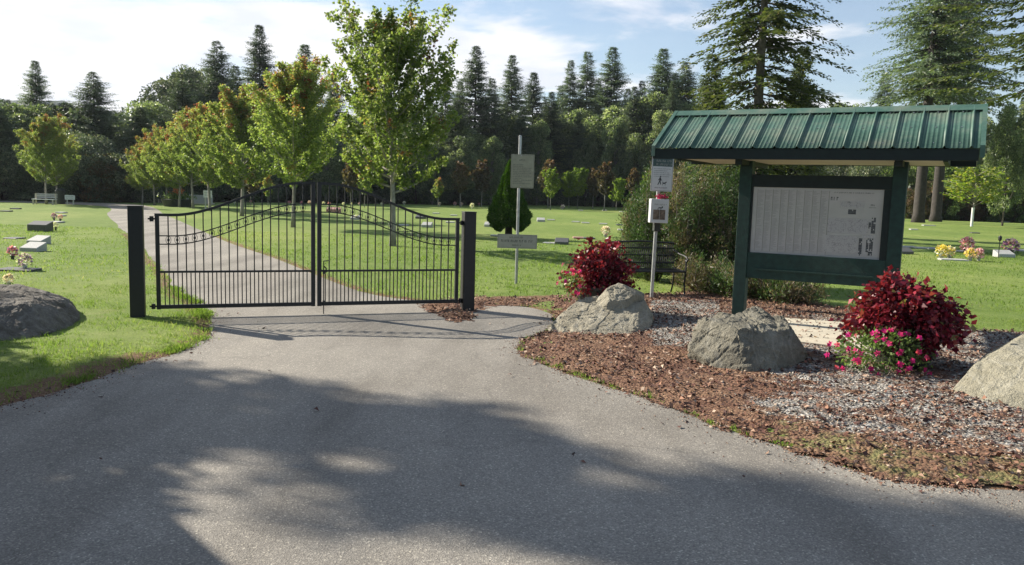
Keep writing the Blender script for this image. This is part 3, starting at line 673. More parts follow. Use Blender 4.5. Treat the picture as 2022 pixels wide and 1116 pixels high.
# ================================================================ GATE
GL = Vector((-4.118, 9.309, 0)); GR = Vector((-.704, 10.507, 0)); gd = (GR - GL); glen = gd.length; gang = math.atan2(gd.y, gd.x); gd.normalize()
def gate_post(off, label):
    p = GL + gd * off
    t = empty('gate_post', p, gang, label, 'gate post', 'black posts either side of the gate')
    MB().box(-.078, .078, -.078, .078, -.1, 1.285, bev=.006).build('post', M['black_metal'], t)
    MB().box(-.082, .082, -.082, .082, 1.285, 1.297, bev=.003).build('post_cap', M['black_metal'], t)
    return t
gate_post(-.20, 'thick square black gate post standing in the grass left of the driveway')
gate_post(glen + .13, 'thick square black gate post in leaf litter nearer the bench')
Wl = glen / 2 - .012
def ztop(u, a, b): return a + (b - a) * float(sstep(.10, .93, np.array(u)))
def gate_leaf(base, rz, sgn, label):
    t = empty('gate_leaf', base, rz, label, 'gate', 'two leaves of the black driveway gate')
    X_ = lambda u: sgn * u * Wl
    def bx(name, x0, x1, y0, y1, z0, z1, bev=.003): return MB().box(min(x0, x1), max(x0, x1), y0, y1, z0, z1, bev=bev).build(name, M['black_metal'], t)
    bx('hinge_stile', X_(0), X_(0) + sgn * .045, -.022, .022, .10, 1.19)
    bx('meeting_stile', sgn * (Wl - .050), sgn * Wl, -.022, .022, .10, ztop(1, 1.19, 1.60))
    bx('bottom_rail', sgn * .045, sgn * (Wl - .05), -.020, .020, .105, .150)
    bx('middle_rail', sgn * .045, sgn * (Wl - .05), -.014, .014, .525, .549)
    us = np.linspace(0, 1, 29)
    def curve(name, a, b, r, u0=0, u1=1):
        m_ = MB(); pts = [(X_(u0 + (u1 - u0) * u), 0, ztop(u0 + (u1 - u0) * u, a, b)) for u in us]
        bm_ = m_.bm; prev = None
        for i, p in enumerate(pts):
            ring = [bm_.verts.new((p[0], sy * r, p[2] + sz * r)) for sy, sz in ((-1, -1), (1, -1), (1, 1), (-1, 1))]
            if prev: [bm_.faces.new((prev[k], prev[(k + 1) % 4], ring[(k + 1) % 4], ring[k])) for k in range(4)]
            else: bm_.faces.new(ring)
            prev = ring
        bm_.faces.new(prev); return m_.build(name, M['black_metal'], t)
    curve('top_rail', 1.196, 1.606, .016, -.002, 1.0)
    curve('scroll_rail', .955, 1.355, .0065, .02, .98); curve('scroll_rail', .858, 1.258, .0065, .02, .98)
    npk = 18
    for i in range(1, npk):
        u = (.045 + (Wl - .095) * i / npk) / Wl; x = X_(u)
        bx('picket', x - .0065, x + .0065, -.0065, .0065, .549, ztop(u, 1.196, 1.606) - .014, 0)
        zc = (ztop(u, .955, 1.355) + ztop(u, .858, 1.258)) / 2; m_ = MB()
        m_.box(x - .013, x + .013, -.013, .013, zc - .014, zc + .014, bev=.004)       # forged knuckle
        for q in (-1, 1):
            pts = [(x + sgn * q * (.008 + .02 * math.sin(a)), 0, zc + .040 * math.cos(a)) for a in np.linspace(0, math.pi, 9)]
            m_.tube(pts, .003, 5)
        m_.build('scroll', M['black_metal'], t)
    x0, x1 = .045, Wl - .05
    for i in range(1, 36):
        x = sgn * (x0 + (x1 - x0) * i / 36); bx('picket', x - .006, x + .006, -.006, .006, .150, .525, 0)
    for z in (1.150, .135):
        m_ = MB(); m_.tube([(sgn * .002, 0, z), (-sgn * .075, 0, z)], .010, 8); m_.tube([(-sgn * .035, 0, z - .03), (-sgn * .035, 0, z + .03)], .022, 10)
        m_.build('hinge', M['black_metal'], t)
    return t
gate_leaf(GL, gang, 1, 'arched black metal gate leaf hinged on the post standing in grass')
gr = gate_leaf(GR, gang, -1, 'arched black metal gate leaf with drop bolt, hinged on the post nearer the bench')
m_ = MB(); xb = -(Wl - .075); m_.tube([(xb, -.028, 0.0), (xb, -.028, .66)], .006, 8); m_.tube([(xb, -.028, .66), (xb + .07, -.028, .665)], .006, 8); m_.tube([(xb, -.028, .60), (xb + .03, -.03, .57), (xb + .028, -.03, .52)], .008, 8)
m_.box(xb - .012, xb + .012, -.034, -.020, .14, .17).box(xb - .012, xb + .012, -.034, -.020, .50, .53); m_.build('drop_bolt', M['black_metal'], gr)

# ================================================================ NOTICE BOARD SHELTER
KA = R(0) - .5028; ks = empty('notice_board_shelter', (1.671, 10.002, 0), KA, 'dark green notice board under a ribbed green metal gable roof', 'notice board')
L_, YR_, ZE, ZR = 3.50, .82, 2.150, 2.640
def post(x, y=.50):
    o = MB().box(x - .074, x + .074, y, y + .15, -.1, 2.06, bev=.005).build('post', M['green_wood'], ks); return o
PX0, PX1 = 1.02, 2.72
post(PX0); post(PX1)
# roof slopes with a real rib profile
def slope(name, y0, z0, y1, z1):
    xs = np.arange(0, L_ + .001, .007); per = L_ / 14.4; ph = (xs % per) / per
    rib = .026 * np.clip(1 - np.abs(ph - .93) / .065, 0, .55) / .55 + .0042 * np.clip(1.5 * np.sin((ph) * 2 * math.pi * 5.35), 0, 1) * (ph < .84)
    n_ = np.array([0, -(z1 - z0), (y1 - y0)]); n_ = n_ / np.linalg.norm(n_) * (1 if y1 > y0 else -1)
    V = []
    for s, (yy, zz_) in enumerate(((y0, z0), (y1, z1))):
        V.append(np.stack([xs, np.full_like(xs, yy), np.full_like(xs, zz_)], 1) + n_ * rib[:, None])
    for s, (yy, zz_) in enumerate(((y0, z0), (y1, z1))):
        V.append(np.stack([xs, np.full_like(xs, yy), np.full_like(xs, zz_)], 1) + n_ * (rib[:, None] - .003))
    n = len(xs); V = np.concatenate(V); i = np.arange(n - 1)
    F1 = np.stack([i, i + 1, n + i + 1, n + i], 1); F2 = F1[:, ::-1] + 2 * n
    F3 = np.stack([i, 2 * n + i, 2 * n + i + 1, i + 1], 1); F4 = F3[:, ::-1] + n
    return link(name, np_mesh(name, V, np.concatenate([F1, F2, F3, F4]), M['roof']), ks)
slope('roof_sheet', -.02, ZE - .005, YR_, ZR); slope('roof_sheet', 2 * YR_ + .02, ZE - .005, YR_, ZR)
b = MB()   # ridge cap
b.prism([(0, 0)], 0, 0) if False else None
sl_ = (ZR - ZE) / YR_
for sg in (-1, 1):
    y0 = YR_ + sg * .115; q = [(YR_, ZR + .030), (y0, ZR - .115 * sl_ + .030), (y0, ZR - .115 * sl_ + .024), (YR_, ZR + .024)]
    a_ = [b.bm.verts.new((-.01, y, z)) for y, z in q]; c_ = [b.bm.verts.new((L_ + .01, y, z)) for y, z in q]
    b.bm.faces.new(a_); b.bm.faces.new(c_[::-1]); [b.bm.faces.new((a_[i], a_[(i + 1) % 4], c_[(i + 1) % 4], c_[i])) for i in range(4)]
b.build('ridge_cap', M['roof'], ks)
for xe in (-.012, L_ - .035):      # rake trim on each gable end
    b = MB()
    for sg in (-1, 1):
        yo = YR_ + sg * (YR_ + .02); q = [(YR_, ZR + .034), (yo, ZE + .026), (yo, ZE - .10), (YR_, ZR - .09)]
        a_ = [b.bm.verts.new((xe, y, z)) for y, z in q]; c_ = [b.bm.verts.new((xe + .045, y, z)) for y, z in q]
        b.bm.faces.new(a_); b.bm.faces.new(c_[::-1]); [b.bm.faces.new((a_[i], a_[(i + 1) % 4], c_[(i + 1) % 4], c_[i])) for i in range(4)]
    b.build('rake_trim', M['roof'], ks)
b = MB()
for i_ in range(14):
    xs_ = (i_ + .5) * L_ / 14.4
    for tt_ in (.10, .48, .86):
        yy_ = YR_ * tt_; zz2 = ZE + (ZR - ZE) * tt_ + .010; b.box(xs_ - .006, xs_ + .006, yy_ - .006, yy_ + .006, zz2 - .006, zz2 + .004)
b.build('roof_screws', M['galv'], ks)
MB().box(.0, L_ - .04, -.004, .034, ZE - .132, ZE - .012, bev=.003).build('fascia', M['green_dark'], ks)
MB().box(.0, L_ - .04, 2 * YR_ - .034, 2 * YR_ + .004, ZE - .132, ZE - .012, bev=.003).build('fascia', M['green_dark'], ks)
MB().box(.36, L_ - .36, .036, 2 * YR_ - .036, ZE - .126, ZE - .112).build('soffit', M['soffit'], ks)
for xe in (.30, L_ - .36):         # gable infill
    b = MB(); b.bm.verts.ensure_lookup_table()
    q = [(.05, ZE - .14), (2 * YR_ - .05, ZE - .14), (2 * YR_ - .05, ZE - .02), (YR_, ZR - .03), (.05, ZE - .02)]
    a_ = [b.bm.verts.new((xe, y, z)) for y, z in q]; c_ = [b.bm.verts.new((xe + .05, y, z)) for y, z in q]
    b.bm.faces.new(a_); b.bm.faces.new(c_[::-1]); [b.bm.faces.new((a_[i], a_[(i + 1) % 5], c_[(i + 1) % 5], c_[i])) for i in range(5)]
    b.build('gable_panel', M['green_dark'], ks)
for x in (PX0, PX1): MB().box(x - .04, x + .04, .10, 2 * YR_ - .10, ZE - .185, ZE - .127).build('roof_beam', M['green_dark'], ks)
# board frame
fx0, fx1 = PX0 + .074, PX1 - .074; bx0, bx1 = 1.115, 2.570; bz0, bz1 = .915, 1.712
MB().box(fx0, fx1, .520, .600, bz1, 1.86, bev=.004).build('frame_rail', M['green_dark'], ks)
MB().box(fx0, fx1, .520, .600, .60, bz0, bev=.004).build('frame_rail', M['green_wood'], ks)
MB().box(fx0, bx0, .520, .600, bz0 + .001, bz1 - .001).build('frame_stile', M['green_dark'], ks)
MB().box(bx1, fx1, .520, .600, bz0 + .001, bz1 - .001).build('frame_stile', M['green_dark'], ks)
MB().box(fx0 + .1, fx1 - .12, .494, .519, .705, .722).build('ledge', M['green_wood'], ks)
panel = MB().box(bx0, bx1, .545, .58, bz0, bz1).build('notice_panel', simple('notice_paper', (.36, .355, .35), .25, 0, .05, 4, 0, .6, .5), ks)
def glyphs(b, x0, z0, w, h, rs, y, t=.0008, fill=.85):
    """a row of small illegible letters"""
    x = x0
    while x < x0 + w:
        for _ in range(rs.randint(2, 7)):
            if x > x0 + w: break
            k = rs.randint(0, 3); cw = h * .55
            b.box(x, x + cw * .3, y - t, y, z0, z0 + h)
            if k: b.box(x + cw * .32, x + cw * .8, y - t, y, z0 + h * (.0 if k == 1 else .72), z0 + h * (.28 if k == 1 else 1))
            if k == 3: b.box(x + cw * .62, x + cw * .8, y - t, y, z0, z0 + h * .6)
            x += cw * 1.15
        x += h * .5
rs = random.Random(5); bw = bx1 - bx0; bh = bz1 - bz0
U = lambda u: bx0 + u * bw
Vv = lambda v: bz1 - v * bh
b = MB()
for i in range(10):
    u = .035 + i * .0625
    b.box(U(u), U(u) + .0035, .5442, .545, Vv(.97), Vv(.03))
b.build('column_rules', M['ink_soft'], panel)
b = MB()
for i in range(9):
    for j in range(62):
        if rs.random() < .92:
            u = .042 + i * .0625; z = Vv(.05 + .9 * j / 62); w = rs.uniform(.35, .95) * .05 * bw
            b.box(U(u), U(u) + w, .5443, .545, z, z + .0035)
            b.box(U(u + .053), U(u + .060), .5443, .545, z, z + .0035)
b.build('name_list', M['ink_faint'], panel)
b = MB(); glyphs(b, U(.635), Vv(.065), .29 * bw, .014, rs, .545); b.build('heading', M['ink'], panel); b = MB()
for q in range(3): glyphs(b, U(.612 + q * .022), Vv(.17), .010, .040, rs, .545)
b.build('heading', M['ink'], panel); b = MB(); glyphs(b, U(.91), Vv(.235), .035, .018, rs, .545); glyphs(b, U(.90), Vv(.265), .07, .010, rs, .545)
b.build('heading', M['ink'], panel)
for (u0, u1, v0, v1) in ((.748, .806, .295, .365), (.925, .955, .40, .63), (.905, .922, .47, .56), (.843, .868, .705, .955), (.897, .915, .70, .90), (.92, .947, .70, .88), (.915, .945, .89, .95)):
    b = MB(); nxx = max(2, int((u1 - u0) / .007)); nzz = max(2, int((v1 - v0) / .022))
    for i in range(nxx):
        for j in range(nzz):
            if rs.random() < .84:
                a0 = U(u0 + (u1 - u0) * i / nxx); z1 = Vv(v0 + (v1 - v0) * j / nzz)
                b.box(a0, a0 + (u1 - u0) * bw / nxx * .93, .5442, .545, z1 - (v1 - v0) * bh / nzz * .9, z1)
    b.build('map_block', M['ink'], panel)
mp_, tp_, op_ = mat('map_print'); o_ = objco(tp_)
v_ = tp_.nodes.new('ShaderNodeTexVoronoi'); v_.feature = 'DISTANCE_TO_EDGE'; v_.inputs['Scale'].default_value = 38; tp_.links.new(o_, v_.inputs['Vector'])
cp_ = ramp(tp_, v_.outputs['Distance'], [(0, (.12, .12, .12)), (.06, (.20, .20, .20)), (.12, (.36, .355, .35))])
principled(tp_, op_, mixrgb(tp_, ramp(tp_, noise(tp_, 22, 3, .6, o_), [(.42, (0,) * 3), (.62, (.75,) * 3)]), (.36, .355, .35), cp_), .3, 0, .6)
for (u0, u1, v0, v1) in ((.60, .90, .43, .64), (.59, .83, .68, .93), (.69, .86, .18, .27), (.86, .96, .655, .69)):
    MB().box(U(u0), U(u1), .5441, .545, Vv(v1), Vv(v0)).build('map_plan', mp_, panel)

# ================================================================ SIGNS
def sign_plate(name, w, h, m, mb_text, parent, x, y, z, edge=.012, em=None):
    p = MB().box(x - w / 2, x + w / 2, y - .003, y, z - h / 2, z + h / 2, bev=.001).build(name, m, parent)
    b = MB(); e = edge; tt = .0008
    for q in ((x - w / 2 + e, x + w / 2 - e, z + h / 2 - e - .004, z + h / 2 - e), (x - w / 2 + e, x + w / 2 - e, z - h / 2 + e, z - h / 2 + e + .004),
              (x - w / 2 + e, x - w / 2 + e + .004, z - h / 2 + e + .004, z + h / 2 - e - .004), (x + w / 2 - e - .004, x + w / 2 - e, z - h / 2 + e + .004, z + h / 2 - e - .004)):
        b.box(q[0], q[1], y - .003 - tt, y - .003, q[2], q[3])
    b.build('border_line', em or M['ink_soft'], p)
    b = MB(); mb_text(b, x, z, y - .003); b.build('lettering', M['ink'], p); return p
sp = Wp(1019, 563, 13.55); st = empty('sign_post', (sp.x, 13.55, 0), R(-4), 'galvanised pole on the lawn carrying a tall rules sign above a long low sign', 'sign post')
ztp = ZD(1024, 272, 13.55)
b = MB(); b.tube([(0, 0, -.1), (0, 0, ztp)], .025, 14); b.build('pole', M['galv'], st, smooth=False)
MB().lathe([(.027, ztp - .005), (.027, ztp + .012), (.012, ztp + .022)], 14).build('pole_cap', M['galv'], st)
rs = random.Random(3)
def t1(b, x, z, y):
    glyphs(b, x - .055, z + .170, .10, .028, rs, y); 
    for i in range(12): glyphs(b, x - .155, z + .10 - i * .028, rs.choice([.31, .28, .30, .16]), .013, rs, y)
def t2(b, x, z, y):
    glyphs(b, x - .13, z + .055, .22, .026, rs, y); glyphs(b, x - .27, z - .014, .53, .038, rs, y); glyphs(b, x - .08, z - .080, .14, .026, rs, y)
z1 = ZD(1030, 339, 13.55); z2 = ZD(1021, 476, 13.55)
sign_plate('rules_sign', .385, .555, M['sign_tan'], t1, st, .055, -.030, z1)
sign_plate('notice_sign', .665, .235, M['sign_grey'], t2, st, .0, -.030, z2)
b = MB()
for x_, z_ in ((.03, z1 + .255), (.03, z1 - .255), (0, z2 + .10), (0, z2 - .10)): b.lathe([(.009, 0), (.009, .004), (.005, .007)], 8, Matrix.Translation((x_, -.0335, z_)) @ Matrix.Rotation(R(90), 4, 'X'))
b.build('bolts', M['galv'], st)

# dog waste bag station
dp = G(1286, 594); D0 = dp.y; ds = empty('dog_waste_station', (dp.x, dp.y, 0), R(6), 'dog rules sign and white bag box with a red ribbon on a square steel post', 'bag dispenser')
ds.rotation_euler = (0, R(.9), R(6))
zt_ = ZD(1308, 313, D0)
MB().box(-.022, .022, -.022, .022, -.1, zt_, bev=.003).build('post', M['galv'], ds)
rs = random.Random(8)
def t3(b, x, z, y):
    for i in range(5): glyphs(b, x - .125, z + .075 - i * .028, rs.choice([.25, .23, .20]), .010, rs, y)
    glyphs(b, x - .10, z - .205, .19, .016, rs, y)
    # walking figure with a dog
    c = (x - .035, z - .10)
    def quad(p0, p1, w):
        p0 = Vector(p0); p1 = Vector(p1); d = (p1 - p0).normalized(); n = Vector((-d.y, d.x)) * w / 2
        f = [b.bm.verts.new((c[0] + q.x, y - .0009, c[1] + q.y)) for q in (p0 + n, p0 - n, p1 - n, p1 + n)]; g = [b.bm.verts.new((v.co.x, y, v.co.z)) for v in f]
        b.bm.faces.new(f); b.bm.faces.new(g[::-1]); [b.bm.faces.new((f[i], g[i], g[(i + 1) % 4], f[(i + 1) % 4])) for i in range(4)]
    quad((.012, .060), (.012, .078), .018); quad((.008, .0), (.010, .055), .024); quad((.006, .004), (-.022, -.055), .013); quad((.008, .004), (.024, -.05), .013)
    quad((.010, .045), (.034, .010), .009); quad((.006, .045), (-.018, .012), .009); quad((.034, .012), (.062, -.022), .003)
    quad((.050, -.030), (.095, -.026), .020); quad((.090, -.020), (.110, -.008), .013); quad((.054, -.036), (.050, -.060), .006); quad((.088, -.034), (.090, -.060), .006); quad((.052, -.026), (.040, -.014), .005)
zc = ZD(1309, 345, D0)
p = sign_plate('rules_plate', .325, .50, M['sign_white'], t3, ds, .035, -.026, zc, .010)
MB().box(.035 - .145, .035 + .145, -.0302, -.0292, zc + .115, zc + .232).build('header_band', simple('green_band', (.05, .09, .09), .5), p)
b = MB(); glyphs(b, -.06, zc + .180, .22, .030, rs, -.0302); glyphs(b, -.06, zc + .130, .24, .030, rs, -.0302); b.build('header_lettering', M['sign_grey'], p)
zb = ZD(1297, 416, D0)
bx_ = MB().box(-.135, .135, -.14, -.024, zb - .175, zb + .175, bev=.008).build('bag_box', M['sign_white'], ds)
b = MB(); glyphs(b, -.08, zb + .085, .17, .020, rs, -.141); b.build('lettering', M['ink_soft'], bx_)
b = MB(); b.box(-.095, -.002, -.1414, -.1402, zb - .125, zb + .020).box(.002, .085, -.1414, -.1402, zb - .125, zb + .020); b.build('picture_label', M['photo_print'], bx_)
b = MB()
for q in ((-.02, .035, .045, .060), (.028, .045, .050, .075), (-.03, -.022, .02, .05), (.012, .02, .02, .05)): b.box(q[0], q[1], -.1416, -.1402, zb + q[2] - .005, zb + q[3] - .005)
b.build('dog_emblem', M['ink'], bx_)
MB().box(-.045, .045, -.075, .03, zb - .30, zb - .176, bev=.01).build('post_clamp', M['plastic_dark'], ds)
rg = np.random.default_rng(4); n = 60; PP = rg.normal(size=(n, 3)) * (.045, .02, .014) + (.03, -.07, zb + .198)
link('ribbon_bow', leaves('ribbon_bow', PP, rand_dir(rg, n, .4), simple('red_bow', (.62, .04, .12), .5, 0, .4, 30), .045, .028, rg.random(n), rg), ds)

# ================================================================ METAL BENCH
br_ = G(1352, 587); be = empty('garden_bench', (br_.x, br_.y, 0), R(12), 'black wrought metal bench with a slatted curved back beside the junipers', 'bench')
BL = 1.12; b = MB()
for x in [-(BL - .02) + (BL - .04) * i / 34 for i in range(35)]:      # woven vertical back straps
    pts = [(x + .010 * math.sin(z * 26 + x * 9), .42 + .10 * (z - .42) / .4 + .0, z) for z in np.linspace(.42, .80, 8)]
    b.tube(pts, .0075, 4)
for z in (.50, .62, .73): b.tube([(-BL + .02, .42 + .1 * (z - .42) / .4, z), (-.02, .42 + .1 * (z - .42) / .4, z)], .010, 6)
b.build('backrest', M['black_metal'], be)
b = MB(); b.tube([(-BL, .515, .81), (-BL * .5, .52, .835), (0, .515, .81)], .016, 8); b.build('top_rail', M['black_metal'], be)
b = MB()
for i in range(11): b.box(-BL + .01, -.01, .03 + i * .038, .055 + i * .038, .405 - .012 * math.sin(i / 10 * math.pi), .413 - .012 * math.sin(i / 10 * math.pi))
b.tube([(-BL + .01, .02, .395), (-.01, .02, .395)], .014, 8); b.build('seat', M['black_metal'], be)
for x in (-BL, 0):
    b = MB(); b.tube([(x, .46, .42), (x, .47, .25), (x, .50, .12), (x, .56, 0)], .015, 8); b.build('leg', M['black_metal'], be)
    b = MB(); b.tube([(x, .02, .60), (x, .01, .42), (x, .045, .2), (x, .0, .0)], .015, 8); b.build('leg', M['black_metal'], be)
    b = MB(); b.tube([(x, .50, .70), (x, .3, .655), (x, .1, .64), (x, -.02, .62), (x, -.045, .585), (x, -.02, .56), (x, .01, .575)], .014, 8); b.tube([(x, .47, .405), (x, .02, .40)], .013, 8); b.build('armrest', M['black_metal'], be)

# ================================================================ BOULDERS
def boulder(label, hulls, m, amp=.035, seed=0, freq=3.5, rough=.011, group=None, cuts=(2, 2, 2), collapse=True):
    allp = [Vector(p) for h in hulls for p in h]; c = sum(allp, Vector()) / len(allp); c.z = 0
    out = bmesh.new()
    for h in hulls:
        bm = bmesh.new(); hc_ = sum((Vector(p) for p in h), Vector()) / len(h); [bm.verts.new(hc_ + (Vector(p) - hc_) * 1.11 - c) for p in h]
        bmesh.ops.convex_hull(bm, input=bm.verts)
        bmesh.ops.delete(bm, geom=[v for v in bm.verts if not v.link_faces], context='VERTS')
        bmesh.ops.triangulate(bm, faces=bm.faces)
        for _ in range(7):
            es = [e for e in bm.edges if e.calc_length() > .024]
            if not es: break
            bmesh.ops.subdivide_edges(bm, edges=es, cuts=1, use_grid_fill=False); bmesh.ops.triangulate(bm, faces=bm.faces)
        for _ in range(1): bmesh.ops.smooth_vert(bm, verts=bm.verts, factor=.4, use_axis_x=True, use_axis_y=True, use_axis_z=True)
        bm.normal_update(); off = Vector((seed * 3.1, seed * 1.7, seed)); mv = {}
        for v in bm.verts:
            p = v.co * freq + off
            r = mnoise.fractal(p, .9, 2.1, 5) ; cr_ = 1 - abs(mnoise.noise(p * .8 + Vector((9, 2, 4)))) * 2
            st_ = mnoise.cell(p * 1.2 + Vector(v.normal) * .2) - .5
            fi = mnoise.fractal(p * 6, .8, 2.0, 3)
            mv[v] = v.normal * (amp * (r * .55 + .45 * st_ * .4 - .55 * max(0, cr_ - .8) / .2 + .16 * fi))
        for v, d in mv.items(): v.co += d
        rr_ = random.Random(seed * 17 + len(h)); vs_ = list(bm.verts); cc_ = sum((v.co for v in vs_), Vector()) / len(vs_)
        for _ in range(18):
            nn_ = Vector((rr_.uniform(-1, 1), rr_.uniform(-1, .6), rr_.uniform(-.5, 1))).normalized(); mx_ = max((v.co - cc_).dot(nn_) for v in vs_); of_ = mx_ - rr_.uniform(.03, .125)
            for v in vs_:
                dd_ = (v.co - cc_).dot(nn_) - of_
                if dd_ > 0: v.co -= nn_ * dd_ * .96
        bm.normal_update(); mv = {}
        for v in vs_:
            p = v.co + off; a_ = mnoise.fractal(p * 9, .8, 2.0, 4); g_ = abs(mnoise.noise(p * 2.6 + Vector((3, 1, 7)))); g2_ = abs(mnoise.noise(p * 5.5)); b_ = mnoise.noise(p * 1.6 + Vector((5, 5, 1)))
            mv[v] = v.normal * rough * (.9 * a_ * max(.25, .6 + 1.4 * b_) - .7 * max(0, .03 - g_) / .03 - .5 * max(0, .03 - g2_) / .03)
        for v, d in mv.items(): v.co += d
        me_ = bpy.data.meshes.new('t'); bm.to_mesh(me_); bm.free(); out.from_mesh(me_); bpy.data.meshes.remove(me_)
    me = bpy.data.meshes.new('boulder'); out.to_mesh(me); out.free(); me.materials.append(m)
    o = link('boulder', me, None, c); tag(o, label, 'boulder', 'landscape boulders along the driveway')
    return o
def g(px, py, z=-.06): p = G(px, py); return (p.x, p.y, z)
def w(px, py, Y): return tuple(Wp(px, py, Y))
boulder('pale layered boulder in front of the red bush beside the bench', [
    [g(1084, 656), g(1122, 672), g(1168, 680), g(1213, 684), g(1270, 668), g(1150, 632), g(1285, 640), w(1096, 632, 9.35), w(1112, 610, 9.55), w(1160, 590, 9.8), w(1200, 588, 10.0), w(1284, 583, 10.1), w(1286, 600, 9.9), w(1227, 624, 9.15), w(1120, 650, 9.1), w(1283, 620, 9.75)],
    [g(1150, 640), g(1275, 640), w(1128, 622, 9.4), w(1286, 588, 10.0), w(1284, 606, 9.8), w(1176, 588, 9.6), w(1184, 576, 9.75), w(1192, 564, 9.85), w(1215, 556, 9.95), w(1246, 556, 10.0), w(1262, 578, 9.95), w(1255, 592, 9.6), w(1212, 606, 9.35), w(1190, 606, 9.4)]], M['rock_tan'], .032, 1, 3.5, .014)
boulder('squat rough dark grey boulder in front of the notice board post', [
    [g(1372, 726), g(1392, 738), g(1430, 743), g(1490, 748), g(1575, 740), g(1584, 715), g(1400, 690), g(1570, 690), w(1366, 690, 7.45), w(1372, 655, 7.5), w(1384, 632, 7.6), w(1396, 642, 7.40), w(1455, 648, 7.32), w(1530, 660, 7.38), w(1570, 640, 7.9), w(1584, 676, 7.85), w(1560, 640, 8.0), w(1545, 632, 8.1), w(1395, 640, 7.9)],
    [g(1400, 690), g(1540, 690), w(1384, 632, 7.85), w(1388, 612, 8.0), w(1404, 602, 8.1), w(1445, 603, 8.15), w(1462, 622, 8.2), w(1440, 650, 7.7), w(1395, 646, 7.7)],
    [g(1440, 690), g(1560, 690), w(1440, 614, 8.1), w(1480, 606, 8.25), w(1540, 606, 8.25), w(1562, 624, 8.2), w(1560, 655, 7.95), w(1450, 655, 7.6)]], M['rock_dark'], .034, 2, 5.0, .020)
boulder('large smooth cream boulder beside the lower red bush', [
    [g(1862, 788), g(1905, 806), g(1990, 828), g(2090, 830), g(2120, 770), g(1930, 740), w(1872, 752, 6.75), w(1934, 694, 6.9), w(1950, 672, 7.0), w(1985, 655, 7.1), w(2070, 652, 7.1), w(2120, 690, 7.0), w(2040, 720, 6.4), w(2012, 790, 6.05), w(1960, 690, 6.85)]], M['rock_pale'], .02, 3, 2.5)
boulder('dark mossy boulder on the grass at the far left of the driveway', [
    [g(-90, 690), g(10, 676), g(80, 672), g(128, 656), g(150, 640), g(146, 600), g(-60, 590), w(-70, 585, 8.6), w(-5, 566, 9.0), w(45, 567, 9.1), w(95, 576, 9.2), w(128, 594, 9.1), w(146, 622, 8.9), w(60, 600, 8.3), w(-40, 610, 7.9), w(110, 612, 8.6)]], M['rock_mossy'], .03, 4, 3.0, .014)

# ================================================================ RED BUSHES AND PETUNIAS
def coleus(loc, rx, ry, z0, z1, n, leaf, seed, label, planter_label, ph):
    rng = np.random.default_rng(seed)
    pt = empty('planter', (loc[0], loc[1], .0), 0, planter_label, 'planter', 'round dark planters under the red bushes')
    MB().lathe([(.20, -.02), (.26, .12), (.30, ph - .04), (.31, ph)], 24).build('tub', M['plastic_dark'], pt)
    MB().lathe([(.312, ph), (.325, ph + .005), (.325, ph + .03), (.30, ph + .035), (.29, ph - .01)], 24).build('rim', M['plastic_dark'], pt)
    t = empty('coleus_bush', (loc[0], loc[1], ph), 0, label, 'red bush', 'red leaved bushes either side of the notice board')
    nb = 46; tubes = []; P = []; A = []; Ls = []; hz_ = []
    for i in range(nb):
        az = i * 2.399 + rng.uniform(-.3, .3); f = math.sqrt((i + .5) / nb); el = R(88) - R(80) * f ** 1.3
        d = np.array([math.cos(az) * math.cos(el) * rx, math.sin(az) * math.cos(el) * ry, math.sin(el) * (z1 - ph) + (1 - math.sin(el)) * (z0 - ph - .22)])
        d *= rng.uniform(.82, 1.10); hs_ = rng.uniform(-.25, .2); pts = [np.array([0, 0, 0.]), d * .45 + np.array([0, 0, .10]), d]
        tubes.append(([Vector(p) for p in pts], [.012, .008, .004]))
        m_ = n // nb
        for k in range(m_):
            s = rng.uniform(.45, 1.05) ** .7; p = d * s + np.array([0, 0, .10 * (1 - s)]) + rng.normal(size=3) * .055
            a = unit(d)[None][0] * .6 + rng.normal(size=3) * .6; a[2] -= .55
            P.append(p); A.append(a); Ls.append(leaf * rng.uniform(.45, 1.35)); hz_.append(np.clip(rng.uniform(0, .9) + hs_, 0, .92) if rng.random() > .03 else 1.0)
    link('stems', wood(tubes, 'coleus_stems', M['bark_dark'], 5), t)
    link('foliage', leaves('coleus_leaves', P, A, M['coleus'], np.array(Ls), np.array(Ls) * .66, hz_, rng, .22), t); return t
def petunias(loc, r, nfl, nl, seed, label):
    rng = np.random.default_rng(seed); t = empty('petunia_plant', loc, 0, label, 'flowers', 'pink trailing petunias at the planters')
    D = rand_dir(rng, nl, .25); P = D * r * rng.uniform(.4, 1.0, (nl, 1)); A = D + rng.normal(size=(nl, 3)) * .6
    link('foliage', leaves('petunia_leaves', P, A, M['petunia_leaf'], .042 * rng.uniform(.6, 1.2, nl), .024, rng.random(nl), rng), t)
    D = rand_dir(rng, nfl, .1); D[:, 1] = -np.abs(D[:, 1]) * .9; D = unit(D); C_ = D * r * rng.uniform(.9, 1.15, (nfl, 1)) ; P = []; A = []; H_ = []
    for c, d in zip(C_, D):
        d = unit(d + np.array([-.2, -.8, .3])); a1 = unit(np.cross(d, [0, 0, 1.0])); a2 = np.cross(d, a1); h = rng.random(); P = []; A = []
        for k in range(5):
            an = k * 1.2566; P.append((0, 0, 0)); A.append(a1 * math.cos(an) + a2 * math.sin(an) + d * .25)
        link('flower', leaves('petunia_petals', P, A, M['petunia'], .033, .034, np.full(5, h), rng, .05), t, tuple(float(q) for q in c))
    return t
coleus((1.14, 10.45), .43, .36, .42, .94, 4200, .056, 21, 'bright red leafy bush behind the pale layered boulder', 'dark round planter under the red bush behind the pale boulder', .36)
coleus((3.74, 7.62), .53, .44, .42, .85, 5400, .062, 22, 'large deep red leafy bush beside the cream boulder', 'dark round planter under the red bush beside the cream boulder', .28)
